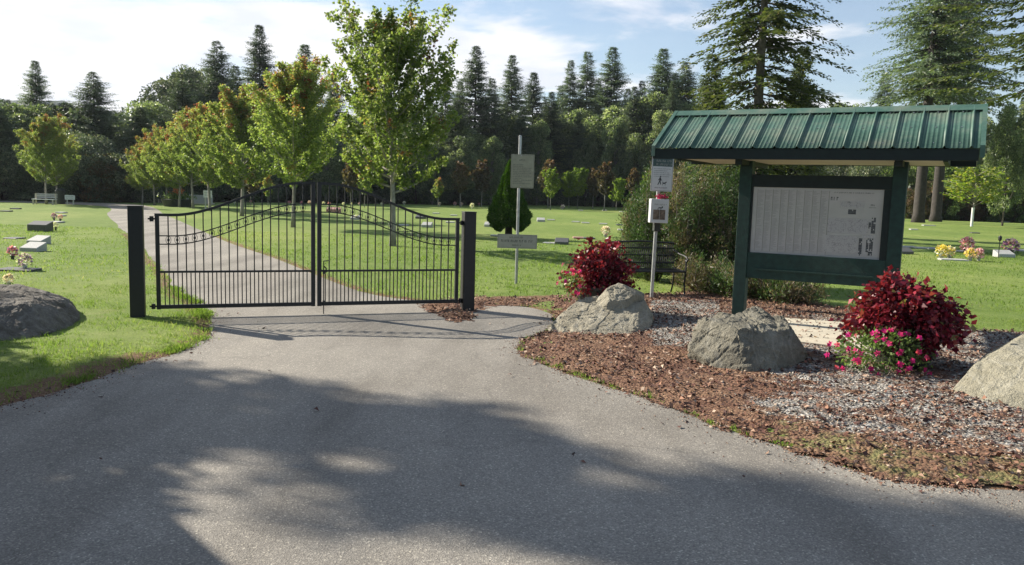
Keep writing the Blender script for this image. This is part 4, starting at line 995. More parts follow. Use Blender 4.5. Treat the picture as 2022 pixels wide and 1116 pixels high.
petunias((3.42, 7.30, .20), np.array([.47, .26, .24]), 56, 1500, 31, 'magenta petunias spilling onto the gravel under the large red bush')
petunias((.74, 10.10, .42), np.array([.17, .13, .20]), 15, 220, 32, 'magenta petunias hanging beside the pale layered boulder')

# ================================================================ JUNIPERS AND SHRUBS NEAR
def juniper(loc, H, rad, seed, label, n=9000, stalks=34, twig=700, green=.75, name='juniper', grp='tall wispy junipers behind the bench'):
    rng = np.random.default_rng(seed); t = empty(name, loc, 0, label, 'shrub', grp); tubes = []; P = []; A = []; hu = []; TP = []; TA = []
    for i in range(stalks):
        az = rng.uniform(0, 6.283); r0 = rad * .25 * rng.random(); r1 = rad * rng.uniform(.2, 1.0) ** .6; h = H * rng.uniform(.45, 1.0) * (1.05 - .35 * (r1 / rad) ** 2)
        p0 = Vector((math.cos(az) * r0, math.sin(az) * r0, 0)); p2 = Vector((math.cos(az) * r1, math.sin(az) * r1, h)); p1 = (p0 + p2) / 2 + Vector((math.cos(az), math.sin(az), 0)) * rad * .18
        tubes.append(([p0, p1, p2], [.018, .012, .004])); isgreen = rng.random() < green
        for k in range(int(n * 3.0) // stalks):
            f = rng.uniform(.22 if isgreen else .1, 1.05); q = (np.array(p0) * (1 - f) ** 2 + 2 * f * (1 - f) * np.array(p1) + f * f * np.array(p2))
            if k % 22 == 0: fc_ = f; cl_ = rng.normal(size=3) * (.05 + .10 * math.sin(min(1, f) * math.pi) * rad * 1.6); hc_ = rng.uniform(-.22, .22)
            f = fc_ + rng.normal() * .03; q = (np.array(p0) * (1 - f) ** 2 + 2 * f * (1 - f) * np.array(p1) + f * f * np.array(p2))
            q = q + cl_ + rng.normal(size=3) * np.array([.035, .035, .06]); a = np.array([rng.normal() * .75, rng.normal() * .75, .8]) + unit(cl_)[None][0] * .6
            P.append(q); A.append(a); hu.append(np.clip(rng.uniform(.05, .55) + hc_ if isgreen else rng.uniform(.6, 1) + hc_ * .5, 0, 1))
        for k in range(int(twig * .6) // stalks):
            f = rng.uniform(.05, .9); q = np.array(p0) * (1 - f) + np.array(p2) * f + rng.normal(size=3) * .08; a = rng.normal(size=3) * .8; a[2] = abs(a[2]); TP.append(q); TA.append(a)
    link('stems', wood(tubes, 'juniper_wood', M['bark'], 5), t)
    link('foliage', leaves('juniper_sprays', P, A, M['juniper'], .060 * rng.uniform(.5, 1.4, len(P)), .013, hu, rng, .2), t)
    link('dry_twigs', leaves('juniper_twigs', TP, TA, M['twig_leaf'], .22 * rng.uniform(.4, 1.2, len(TP)), .012, rng.random(len(TP)), rng, .2), t)
    return t
def jl(px, D): return (XD(px, D), D, 0)
juniper(jl(1290, 14.6), 2.15, .40, 41, 'narrow green juniper right behind the bag box post', 7000, 22, 500, .9)
juniper(jl(1355, 14.2), 2.15, .55, 42, 'brownish open juniper behind the middle of the bench end', 9000, 34, 1600, .55)
juniper(jl(1425, 14.0), 2.20, .55, 43, 'dense green juniper touching the left side of the notice board', 10000, 34, 1300, .75)
juniper(jl(1500, 14.4), 2.0, .5, 44, 'tangled juniper showing between the notice board posts', 7000, 30, 1100, .6)
juniper(jl(1262, 15.2), 1.75, .30, 45, 'slim pale juniper with dead tips nearest the red bush', 4500, 16, 400, .5)
for i, (px, D, Hh, rr, s) in enumerate(((1470, 12.6, .55, .5, 46), (1555, 12.2, .5, .55, 47), (1390, 13.2, .6, .5, 48))):
    juniper(jl(px, D), Hh, rr, s, ['low twiggy dark shrub under the left half of the notice board', 'low twiggy dark shrub under the right half of the notice board', 'low twiggy shrub at the bench leg'][i], 3000, 26, 1200, .5, 'low_shrub', 'low twiggy shrubs in the bed')
juniper(jl(1240, 16.5), .75, .28, 49, 'small dark green conifer left of the bench', 2500, 14, 100, 1.0, 'small_conifer', None)

# ================================================================ DWARF SPRUCE ON THE LAWN
def dense_cone(loc, H, rad, seed, label):
    rng = np.random.default_rng(seed); t = empty('dwarf_spruce', loc, 0, label, 'conifer'); n = 26000
    f = rng.random(n) ** 1.35; az = rng.uniform(0, 6.283, n)
    lob = 1 + .10 * np.sin(az * 4 + 1.3) * (1 - f) + .07 * np.sin(az * 9 + f * 12) + .05 * np.sin(f * 40 + az * 3)
    r = rad * np.clip(1 - f, 0, 1) ** .92 * np.where(f < .14, .70 + 2.14 * f, 1) * lob * rng.uniform(.86, 1.02, n)
    z = .30 + (H - .30) * f + .10 * np.sin(az * 4 + 1.3) * (1 - f)
    P = np.stack([np.cos(az) * r, np.sin(az) * r, z], 1); A = np.stack([np.cos(az) * .8, np.sin(az) * .8, np.full(n, .75)], 1) + rng.normal(size=(n, 3)) * .45
    link('trunk', wood([([Vector((0, 0, -.1)), Vector((0, 0, .5)), Vector((0, 0, H * .8))], [.13, .11, .03])], 'spruce_wood', M['bark_dark'], 8), t)
    link('crown', leaves('spruce_needles', P, A, M['spruce_dense'], .075 * rng.uniform(.7, 1.3, n), .030, rng.random(n), rng, .2), t)
cp = G(1004, 470); dense_cone((cp.x, cp.y, 0), ZD(1004, 320, cp.y), .74, 51, 'dense cone shaped dwarf spruce on the lawn behind the sign pole')

# ================================================================ MAPLE ROW
mapA = maple_meshes(1, 6.45, 2.4, .085, .24, 21000, .085, .12, 50, lobed=True)
mapB = maple_meshes(2, 6.3, 2.3, .085, .22, 36000, .08, .65, 40)
mapC = maple_meshes(3, 6.0, 2.35, .09, .22, 36000, .085, .75, 40)
rowdat = [(773, 487, 5, mapA, .97, 'tall green maple nearest the gate, behind its drop bolt leaf'),
          (580, 449, 108, mapB, 1.0, 'second maple of the row, behind the gate leaf on the grass post'),
          (478, 427, 172, mapC, 1.0, 'third maple of the row, with orange tinted top'),
          (415, 417, 205, mapC, .95, 'fourth maple of the row, rusty at its tip')]
for i, (px, py, top, me, s, lab) in enumerate(rowdat):
    p = G(px, py); H = ZD(px, top, p.y); base = {0: 6.45, 1: 6.3, 2: 6.0, 3: 6.0}[i]
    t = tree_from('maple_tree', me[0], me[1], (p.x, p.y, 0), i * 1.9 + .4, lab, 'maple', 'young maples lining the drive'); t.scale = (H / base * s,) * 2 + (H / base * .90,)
for i, (px, D, top) in enumerate(((378, 46.5, 235), (352, 48, 255), (328, 49.5, 268), (303, 50.5, 282), (280, 51.5, 300))):
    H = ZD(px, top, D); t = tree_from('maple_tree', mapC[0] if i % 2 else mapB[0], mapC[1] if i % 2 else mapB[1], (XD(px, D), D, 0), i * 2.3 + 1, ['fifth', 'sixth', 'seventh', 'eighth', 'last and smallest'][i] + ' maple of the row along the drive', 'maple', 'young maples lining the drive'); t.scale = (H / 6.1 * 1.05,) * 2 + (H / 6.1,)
for px, D, top, lab in ((90, 46.8, 240, 'yellow green maple standing over the white bench'), (112, 49, 262, 'maple with a red patch just right of the one over the white bench')):
    H = ZD(px, top, D); t = tree_from('maple_tree', mapB[0], mapB[1], (XD(px, D), D, 0), px, lab, 'maple', 'maples by the white bench'); t.scale = (H / 6.3 * 1.05,) * 2 + (H / 6.3,)

# ================================================================ FOREST EDGE
firs = [fir_meshes(61, 18, 6.0, .26, .27, .33, 22, power=.86), fir_meshes(62, 18, 5.2, .24, .29, .32, 20, .05, .3, 'fir', .95, .84), fir_meshes(63, 18, 7.0, .30, .30, .36, 24, .06, .22, 'fir', .95, .8)]
ordn = ['first', 'second', 'third', 'fourth', 'fifth', 'sixth', 'seventh', 'eighth', 'ninth', 'tenth', 'eleventh', 'twelfth', 'thirteenth', 'fourteenth', 'fifteenth', 'sixteenth', 'seventeenth', 'eighteenth', 'nineteenth', 'twentieth']
def nth(i): return ordn[i] if i < 20 else ('twenty ' + ordn[i - 20] if i < 29 else ('thirtieth' if i == 29 else 'thirty ' + ordn[i - 30]))
fl_ = [(-25, 170, 4, 2), (20, 200, 12, 1), (78, 125, 10, 0), (135, 205, 14, 0), (190, 148, 6, 2), (248, 240, 18, 1), (430, 90, 10, 2), (395, 190, 9, 0), (465, 135, 12, 0), (512, 58, 12, 0), (560, 150, 30, 0), (600, 95, 12, 0), (655, 150, 22, 0), (730, 130, 20, 1), (800, 150, 24, 0), (872, 150, 6, 1), (900, 165, 8, 0), (1225, 180, 9, 1), (1095, 175, 8, 1), (1168, 165, 10, 1), (1315, 150, 5, 1),
       (930, 98, 5, 0), (962, 160, 4, 1), (1000, 115, 4, 0), (1042, 148, 5, 0), (1066, 195, 8, 1), (1113, 126, 6, 1), (1145, 110, 7, 1), (1193, 100, 5, 0), (1252, 165, 4, 1), (1290, 103, 3, 0), (1335, 130, 6, 2), (1400, 160, 14, 0), (1560, 190, 20, 0), (1990, 200, 24, 1), (2230, 60, 12, 2), (1720, 150, 22, 1)]
fl_ += [(893, 205, 0, 0), (1022, 215, -1, 1), (1078, 185, -1, 0), (1132, 225, -2, 1), (1238, 175, -1, 0), (1312, 165, -2, 1), (280, 215, 3, 0), (362, 165, 6, 2), (5, 215, 2, 0), (725, 190, 4, 0)]
fl_.sort()
for i, (px, top, dD, k) in enumerate(fl_):
    D = edgeD(px) + dD; H = ZD(px, top, D); me = firs[k]; s = H / 18
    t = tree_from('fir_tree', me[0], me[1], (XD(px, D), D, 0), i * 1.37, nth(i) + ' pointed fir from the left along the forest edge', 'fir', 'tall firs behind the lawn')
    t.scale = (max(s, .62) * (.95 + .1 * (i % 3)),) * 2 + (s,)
br0 = [broad_meshes(71, 10, 3.4, .2, 21000, .27, nclump=90), broad_meshes(72, 10, 3.0, .16, 19000, .26, nclump=80, base=.18), broad_meshes(73, 10, 3.6, .2, 28000, .22, 'dark_leaf', .12, 90), broad_meshes(74, 10, 2.8, .14, 19000, .25, nclump=80, base=.1, bark='bark_light')]
bl_ = [(-60, 235, 3, 0, 1.0), (0, 240, 5, 1, 1.0), (55, 215, 6, 0, 1.1), (120, 215, 8, 2, 1.0), (160, 262, 5, 1, .8), (262, 250, 9, 1, .9), (300, 212, 10, 0, 1.1), (345, 168, 13, 2, 1.15), (400, 150, 15, 2, 1.1), (455, 190, 14, 0, 1.0), (540, 240, 12, 0, 1.1), (610, 215, 14, 2, 1.1), (690, 235, 12, 0, 1.0), (760, 225, 14, 0, 1.0), (835, 215, 12, 1, 1.0), (885, 250, 5, 0, 1.15),
       (935, 270, 4, 3, 1.1), (985, 235, 3, 0, 1.1), (1030, 262, 3, 3, .9), (1068, 235, 3, 0, 1.2), (1125, 225, 4, 3, 1.2), (1175, 240, 2, 0, 1.2), (1222, 215, 3, 1, 1.2), (1268, 195, 1, 3, 1.2), (1318, 190, 5, 0, 1.1), (1370, 215, 6, 1, 1.0), (1430, 240, 8, 0, 1.0), (1500, 270, 6, 3, 1.0), (1585, 240, 10, 1, 1.0), (1650, 215, 8, 0, .95), (1700, 250, 8, 3, 1.0), (1760, 230, 10, 2, 1.0), (1840, 250, 12, 0, 1.0), (1900, 240, 10, 0, .9), (1972, 215, -12, 1, .55), (2040, 200, 6, 0, 1.0)]
bl_ += [(905, 275, -2, 0, .8), (965, 275, -2.5, 3, .7), (1055, 245, -3, 3, .65), (1100, 292, -2, 3, .7), (1150, 285, -3, 0, .7), (1205, 240, -2.5, 3, .65), (1252, 270, -4, 0, .7), (1300, 225, -4, 3, .9), (1345, 250, -3, 0, .9), (700, 275, 0, 1, .8), (640, 270, 0, 3, .8), (850, 285, 0, 3, .7)]
bl_.sort()
for i, (px, top, dD, k, ws) in enumerate(bl_):
    D = edgeD(px) + dD; H = ZD(px, top, D); s = H / 10
    t = tree_from('broadleaf_tree', br0[k][0], br0[k][1], (XD(px, D), D, 0), i * 2.1, nth(i) + ' rounded leafy tree from the left along the forest edge', 'tree', 'leafy trees at the forest edge')
    t.scale = (max(.75, s ** .6) * ws * .95,) * 2 + (s,)
# undergrowth shrubs along the edge
us0 = [broad_meshes(81, 3, 1.7, .05, 9000, .13, 'shrub_leaf', .04, 34, round_=.35), broad_meshes(82, 3, 1.9, .05, 9000, .13, 'dark_leaf', .03, 34, round_=.35), broad_meshes(83, 3, 1.6, .05, 9000, .13, 'rusty_leaf', .05, 30, round_=.4)]
sh_ = []
rs = random.Random(12)
for px in range(-120, 470, 34): sh_.append((px + rs.randint(-8, 8), rs.uniform(3.0, 4.4), 1.5 + rs.random() * 2, 1, 1.25))
for px in (165, 200, 238): sh_.append((px, 3.0, .6, 1 if px != 200 else 2, 1.2))
for px in range(480, 1290, 34): sh_.append((px + rs.randint(-9, 9), rs.uniform(3.2, 6.4), 2.5 + rs.random() * 3, rs.choice((1, 1, 1, 0)) if px < 900 else rs.choice((1, 0, 0, 2)), 1.4))
for px in range(1290, 1780, 60): sh_.append((px, rs.uniform(3, 5), 2, rs.choice((1, 0)), 1.3))
for px in range(1775, 2130, 22): sh_.append((px + rs.randint(-6, 6), rs.uniform(2.0, 3.9), rs.uniform(-1, 1.5), rs.choice((0, 0, 0, 2)), 1.0))
for px in range(1790, 2130, 40): sh_.append((px, rs.uniform(4.5, 6.5), 5, 0, 1.5))
sh_.sort()
for i, (px, Hs, dD, k, ws) in enumerate(sh_):
    D = edgeD(px) + dD; s = Hs / 3
    t = tree_from('shrub', us0[k][0], us0[k][1], (XD(px, D), D, 0), i * 1.7, None, 'shrub', 'undergrowth shrubs along the forest edge'); t.scale = (ws, ws, s)
    reg = 'left of the maple row' if px < 250 else ('behind the gate and maples' if px < 960 else ('between the sign pole and the junipers' if px < 1300 else 'right of the junipers'))
    kk = len([q for q in sh_[:i] if ('left of the maple row' if q[0] < 250 else ('behind the gate and maples' if q[0] < 960 else ('between the sign pole and the junipers' if q[0] < 1300 else 'right of the junipers'))) == reg])
    t['label'] = 'forest edge shrub ' + reg + ', ' + nth(kk) + ' from the left there'
# dark depth of the wood behind: one mass
rngw = np.random.default_rng(91); n = 150000
pxw = rngw.uniform(-500, 2500, n); dd = rngw.uniform(5, 22, n); Dw = np.interp(pxw, [e[0] for e in EDGE], [e[1] for e in EDGE]) + dd
Pw = np.stack([(pxw - 1011) / F_PX * Dw, Dw, 6.5 * rngw.random(n) ** 1.1 * (.72 + .45 * vnoise(pxw, dd * 3, .02, 7))], 1)
o = link('distant_wood', leaves('distant_wood', Pw, rand_dir(rngw, n, .1), M['dark_leaf'], rngw.uniform(.25, .5, n), .26, rngw.random(n) * .7, rngw, .3)); tag(o, 'dark depth of the wood behind the trees along the lawn', 'wood', kind='stuff')

# staked young trees along the far edge
yg = [maple_meshes(101, 4.2, 1.0, .045, .3, 3200, .16, 1.3, 20), maple_meshes(102, 4.2, 1.15, .045, .28, 3000, .17, 0, 20)]
ymeL = yg[1][1].copy(); ymeL.materials[0] = M['lime_leaf']; ymeR = yg[0][1].copy(); ymeR.materials[0] = M['rusty_leaf']
yl = [(492, 398, 340, 'r'), (527, 401, 348, 'g'), (690, 404, 318, 'r'), (716, 404, 330, 'g'), (862, 405, 352, 'g'), (905, 405, 322, 'r'), (946, 405, 318, 'r'), (1078, 407, 318, 'r'), (1082, 410, 335, 'l'), (1118, 408, 340, 'l'), (1136, 408, 332, 'l'), (1165, 409, 335, 'r'), (1188, 412, 322, 'r'), (1212, 412, 352, 'l'), (1244, 412, 335, 'r'), (1275, 415, 340, 'l')]
for i, (px, py, top, k) in enumerate(yl):
    D = min(G(px, py).y, edgeD(px) + 1) - 9; H = ZD(px, top, D); cm = {'r': ymeR, 'l': ymeL, 'g': yg[0][1]}[k]
    t = tree_from('young_tree', yg[0][0] if k != 'l' else yg[1][0], cm, (XD(px, D), D, 0), i * 2.2, {'r': 'rusty brown', 'l': 'bright yellow green', 'g': 'green'}[k] + ' young tree, ' + nth(i) + ' sapling from the left at the lawn edge', 'young tree', 'young trees at the far lawn edge')
    t.scale = (H / 4.2 * 1.0,) * 2 + (H / 4.2,)
# layered lime sapling with a white trunk guard on the right
D = 54; px = 1912; H = ZD(px, 332, D); rl = np.random.default_rng(110); P = []; A = []; tb = [([Vector((0, 0, 0)), Vector((.05, 0, H * .5)), Vector((0, 0, H * .85))], [.06, .05, .02])]
for i in range(34):
    z = H * (.42 + .55 * i / 34); az = i * 2.4; L1 = (1.9 - 1.0 * abs(i / 34 - .25)) * rl.uniform(.75, 1.1); e = Vector((math.cos(az) * L1, math.sin(az) * L1, z + .35 * L1 * .8))
    tb.append(([Vector((0, 0, z - .3)), e * .5 + Vector((0, 0, z * .5 - .05)), e], [.03, .015, .005]))
    for k in range(60):
        f = rl.uniform(.25, 1); q = np.array([0, 0, z - .3]) * (1 - f) + np.array(e) * f + rl.normal(size=3) * (.16, .16, .05); P.append(q); A.append([math.cos(az) + rl.normal() * .5, math.sin(az) + rl.normal() * .5, -.1])
lt = tree_from('young_tree', wood(tb, 'sapling_wood', M['bark_light']), leaves('sapling_leaves', P, A, M['lime_leaf'], .22, .11, rl.random(len(P)), rl), (XD(px, D), D, 0), 0, 'lime green layered sapling with a white trunk guard right of the notice board', 'young tree')
MB().tube([(0, 0, 0), (0, 0, 1.25)], .085, 10).build('trunk_guard', M['white_paint'], lt)

# big near conifers
nearA = fir_meshes(121, 17, 3.2, .24, .34, .24, 28, .12, .5, 'fir_near', .80, .40, 'bark')
D = 30; t = tree_from('hemlock_tree', nearA[0], nearA[1], (XD(1478, D) , D, 0), .4, 'tall drooping hemlock rising behind the notice board roof', 'conifer')
nearB = fir_meshes(122, 22, 9.0, .36, .66, .34, 50, .33, .10, 'fir_near', .85, .62, 'bark_dark')
for i, (px, D, s, rz, lab) in enumerate(((2075, 43, 1.12, .3, 'huge spreading dark conifer whose layered boughs reach over the notice board roof'), (2290, 46, 1.0, 2.2, 'huge spreading dark conifer cut off by the right edge'))):
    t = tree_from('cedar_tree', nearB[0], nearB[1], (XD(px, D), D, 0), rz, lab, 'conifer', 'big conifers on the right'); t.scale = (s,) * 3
smallc = fir_meshes(123, 9, 2.2, .16, .26, .28, 14, .1, .2, 'fir_near', .9, .7)
for px, D, top, lab in ((1385, 34, 110, 'bushy green conifer left of the drooping hemlock'), (1560, 36, 95, 'dark rounded conifer right of the drooping hemlock')):
    H = ZD(px, top, D); t = tree_from('conifer_tree', smallc[0], smallc[1], (XD(px, D), D, 0), px, lab, 'conifer', 'conifers beside the hemlock'); t.scale = (H / 9 * .8,) * 2 + (H / 9,)
for px, D, lab in ((1806, 60, 'thick dark bare lower trunk just right of the notice board post'), (1840, 64, 'thinner dark bare lower trunk further right of the notice board post')):
    t = tree_from('fir_tree', firs[0][0], firs[0][1], (XD(px, D), D, 0), 1, lab, 'fir', 'firs with bare trunks right of the notice board'); t.scale = (.9, .9, 1.15)
    [setattr(c_, 'location', (0, 0, 6.8)) for c_ in t.children]
    MB().tube([(0, 0, -.1), (0, 0, .5), (.08, 0, 5), (0, 0, 11)], [.58, .44, .38, .30], 12).build('lower_trunk', M['bark_dark'], t, smooth=True)

# trees beyond the frame on the left that shade the driveway
nS = Vector((-SUND.x, -SUND.y, 0)).normalized(); nP = Vector((-nS.y, nS.x, 0))       # along the shadow, and across it
def shade_tree(me, tdist, uu, s, rz, lab):
    p = -nS * tdist + nP * uu
    t = tree_from('cedar_tree', me[0], me[1], (p.x, p.y, 0), rz, lab, 'conifer', 'conifers shading the driveway'); t.scale = s; return t
shadeM = fir_meshes(131, 26, 6.2, .42, .42, .62, 30, .10, .2, 'fir_near', .96, .42, 'bark')
slimM = fir_meshes(132, 20, 1.9, .22, .36, .5, 16, .05, .25, 'fir_near', .48, .35, 'bark')
openM = fir_meshes(133, 22, 3.0, .24, .85, .42, 14, .08, .25, 'fir_near', .42, .4, 'bark')
shade_tree(slimM, 20.0, 3.95, (.62, .62, 1), 1.0, 'conifer outside the left edge, nearest the grass')
shade_tree(shadeM, 25.5, -5.2, (1.0, 1.0, 1.0), 2.6, 'conifer outside the left edge, nearest the shed')
shade_tree(openM, 24.5, 1.0, (.9, .9, 1.05), 4.0, 'conifer outside the left edge, the farthest one')

lowt = tree_from('broadleaf_tree', br0[1][0], br0[1][1], tuple(-nS * 13.2 + nP * 2.5), .5, 'small round shade tree added outside the left edge, between conifers and shed', 'tree'); lowt.scale = (.66, .66, .53)  # unseen low tree added to shade the lower left of the drive

# unseen shed added past the left edge; its roof corner throws the straight shadow
sc_ = Vector((-6.65, 6.58, 0)); ex_ = Vector((.674, -.739, 0)); sh = empty('shadow_shed', sc_, math.atan2(ex_.y, ex_.x), 'tan flat roofed shed added beyond the left edge to cast a straight shadow', 'shed')
MB().box(.25, 3.6, -2.6, -.25, 0, 2.9, bev=.01).build('wall', M['siding'], sh)
MB().box(0, 3.9, -2.85, 0, 2.9, 3.02, bev=.01).build('roof', M['green_dark'], sh)
dr_ = MB().box(1.2, 2.1, -.249, -.21, .05, 2.05, bev=.005).build('door', M['white_paint'], sh)

# ================================================================ GRAVES AND FLOWERS
def slab_mesh(w_, d_, h_, slant, m):
    b = MB(); hb = h_ * (1 + slant)
    b.prism([(-d_ / 2, 0), (d_ / 2, 0), (d_ / 2, hb), (-d_ / 2, h_)], -w_ / 2, w_ / 2)
    bmesh.ops.rotate(b.bm, verts=b.bm.verts, cent=(0, 0, 0), matrix=Matrix.Rotation(R(90), 3, 'Z'))
    bmesh.ops.bevel(b.bm, geom=list(b.bm.edges), offset=.008, segments=1, affect='EDGES'); bmesh.ops.recalc_face_normals(b.bm, faces=b.bm.faces)
    me = bpy.data.meshes.new('stone'); b.bm.to_mesh(me); b.bm.free(); me.materials.append(M[m]); return me
SM = {}
def stone(px, py, wpx, kind, m, label, group=None, rz=None):
    p = G(px, py); wd = min(max(.38, wpx / F_PX * p.y), 1.15)
    key = (round(wd, 1), kind, m)
    if key not in SM:
        SM[key] = slab_mesh(key[0], .32, {'flat': .045, 'slant': .10, 'block': .20}[kind], {'flat': .2, 'slant': 1.1, 'block': .5}[kind], m)
    rr = random.Random(px * 7 + py)
    o = link('grave_marker', SM[key], None, (p.x, p.y, 0), rr.uniform(-.25, .05) if rz is None else rz)
    tag(o, label, 'grave marker', group or 'stone grave markers set in the lawn'); return p
side = {'L': 'left of the driveway', 'G': 'seen through the gate', 'C': 'between gate and junipers', 'R': 'right of the notice board'}
stones = [(80, 457, 42, 'block', 'granite_dark', 'L'), (77, 483, 34, 'slant', 'granite_light', 'L'), (66, 498, 40, 'slant', 'granite_light', 'L'), (38, 536, 70, 'flat', 'granite_dark', 'L'), (13, 418, 20, 'flat', 'granite_dark', 'L'), (31, 413, 14, 'flat', 'granite_dark', 'L'),
          (112, 440, 20, 'flat', 'granite_light', 'L'), (118, 427, 14, 'flat', 'granite_light', 'L'), (121, 421, 12, 'flat', 'granite_light', 'L'), (29, 473, 8, 'flat', 'granite_dark', 'L'),
          (659, 420, 26, 'block', 'granite_pink', 'G'), (702, 434, 14, 'slant', 'granite_light', 'G'), (831, 432, 20, 'slant', 'granite_dark', 'G'), (861, 422, 14, 'flat', 'granite_light', 'G'), (843, 449, 16, 'slant', 'granite_light', 'G'), (797, 446, 14, 'flat', 'granite_light', 'G'), (889, 440, 18, 'flat', 'granite_light', 'G'), (896, 426, 10, 'flat', 'granite_light', 'G'),
          (966, 448, 16, 'slant', 'granite_light', 'C'), (984, 450, 18, 'slant', 'granite_light', 'C'), (980, 467, 16, 'flat', 'granite_light', 'C'), (1068, 438, 17, 'slant', 'granite_light', 'C'), (1088, 435, 16, 'flat', 'granite_light', 'C'), (1137, 439, 14, 'flat', 'granite_light', 'C'), (1156, 441, 12, 'flat', 'granite_light', 'C'), (1191, 443, 14, 'flat', 'granite_light', 'C'), (1225, 445, 11, 'flat', 'granite_dark', 'C'), (1229, 455, 14, 'flat', 'granite_light', 'C'),
          (1143, 471, 22, 'flat', 'granite_pink', 'C'), (1163, 472, 12, 'flat', 'granite_dark', 'C'), (1109, 484, 22, 'slant', 'granite_dark', 'C'), (1086, 482, 20, 'flat', 'granite_light', 'C'), (1147, 416, 9, 'flat', 'granite_light', 'C'), (1194, 416, 8, 'flat', 'granite_light', 'C'), (1228, 419, 8, 'flat', 'granite_light', 'C'), (1238, 422, 7, 'flat', 'granite_dark', 'C'), (1237, 478, 12, 'flat', 'granite_light', 'C'),
          (1786, 503, 20, 'slant', 'granite_dark', 'R'), (1791, 489, 28, 'flat', 'granite_light', 'R'), (1817, 491, 18, 'flat', 'granite_light', 'R'), (1840, 492, 26, 'flat', 'granite_light', 'R'), (1881, 515, 48, 'flat', 'granite_light', 'R'), (1897, 498, 24, 'flat', 'granite_light', 'R'), (1982, 508, 34, 'slant', 'granite_light', 'R'), (1804, 454, 16, 'flat', 'granite_light', 'R'), (1834, 446, 24, 'flat', 'granite_light', 'R'), (1925, 461, 10, 'flat', 'granite_dark', 'R'), (1983, 439, 18, 'flat', 'granite_light', 'R'), (2016, 496, 12, 'flat', 'granite_light', 'R')]
kw = {'flat': 'low flat', 'slant': 'slightly raised', 'block': 'upright'}; cw = {'granite_light': 'pale grey', 'granite_dark': 'dark grey', 'granite_pink': 'pinkish'}
for sd_ in 'LGCR':
    grp = sorted([s for s in stones if s[5] == sd_], key=lambda s: s[0])
    same = {}
    for s in grp:
        k = (s[3], s[4]); same[k] = same.get(k, 0) + 1; tot = len([q for q in grp if (q[3], q[4]) == k])
        lab = f"{kw[s[3]]} {cw[s[4]]} grave marker {side[sd_]}" + (f", {nth(same[k]-1)} from the left" if tot > 1 else '')
        stone(s[0], s[1], s[2], s[3], s[4], lab)

def bouquet_mesh(seed, hues, r):
    rng = np.random.default_rng(seed); n = 150; D = rand_dir(rng, n, .5); P = D * r * rng.uniform(.55, 1, (n, 1)) + [0, 0, r * .9]
    h = np.clip(rng.choice(hues, n) + rng.normal(size=n) * .03, 0, 1)
    gl = 50; D2 = rand_dir(rng, gl, .0); P2 = D2 * r * .9 + [0, 0, r * .7]
    return leaves('petals', P, D + rng.normal(size=(n, 3)) * .5, M['bouquet'], r * .55, r * .45, h, rng), leaves('greens', P2, D2, M['petunia_leaf'], r * .6, r * .2, rng.random(gl), rng)
BQ = {}
def flowers(px, py, hpx, hues, label, vase='granite_light', cat='flowers', lift=.10):
    p = G(px, py); r = max(.06, hpx / F_PX * p.y * (.5 if p.y < 35 else .32)); key = (tuple(hues), round(r, 2))
    if key not in BQ: BQ[key] = bouquet_mesh(int(px * 3 + py), hues, r)
    t = empty('flower_bouquet', (p.x, p.y, 0), random.Random(px).uniform(0, 6), label, cat, 'flower bouquets on the graves')
    MB().lathe([(r * .30, 0), (r * .42, lift * .8), (r * .50, lift + r * .3)], 12).build('vase', M[vase], t)
    for nm, me in zip(('blooms', 'leaves'), BQ[key]): link(nm, me, t, (0, 0, lift))
PK, WH, YE, PU, MX = [.3, .33, .5], [.75, .8, .8], [.97, 1, .8], [0, .05, .35, .7], [.3, .7, .97]
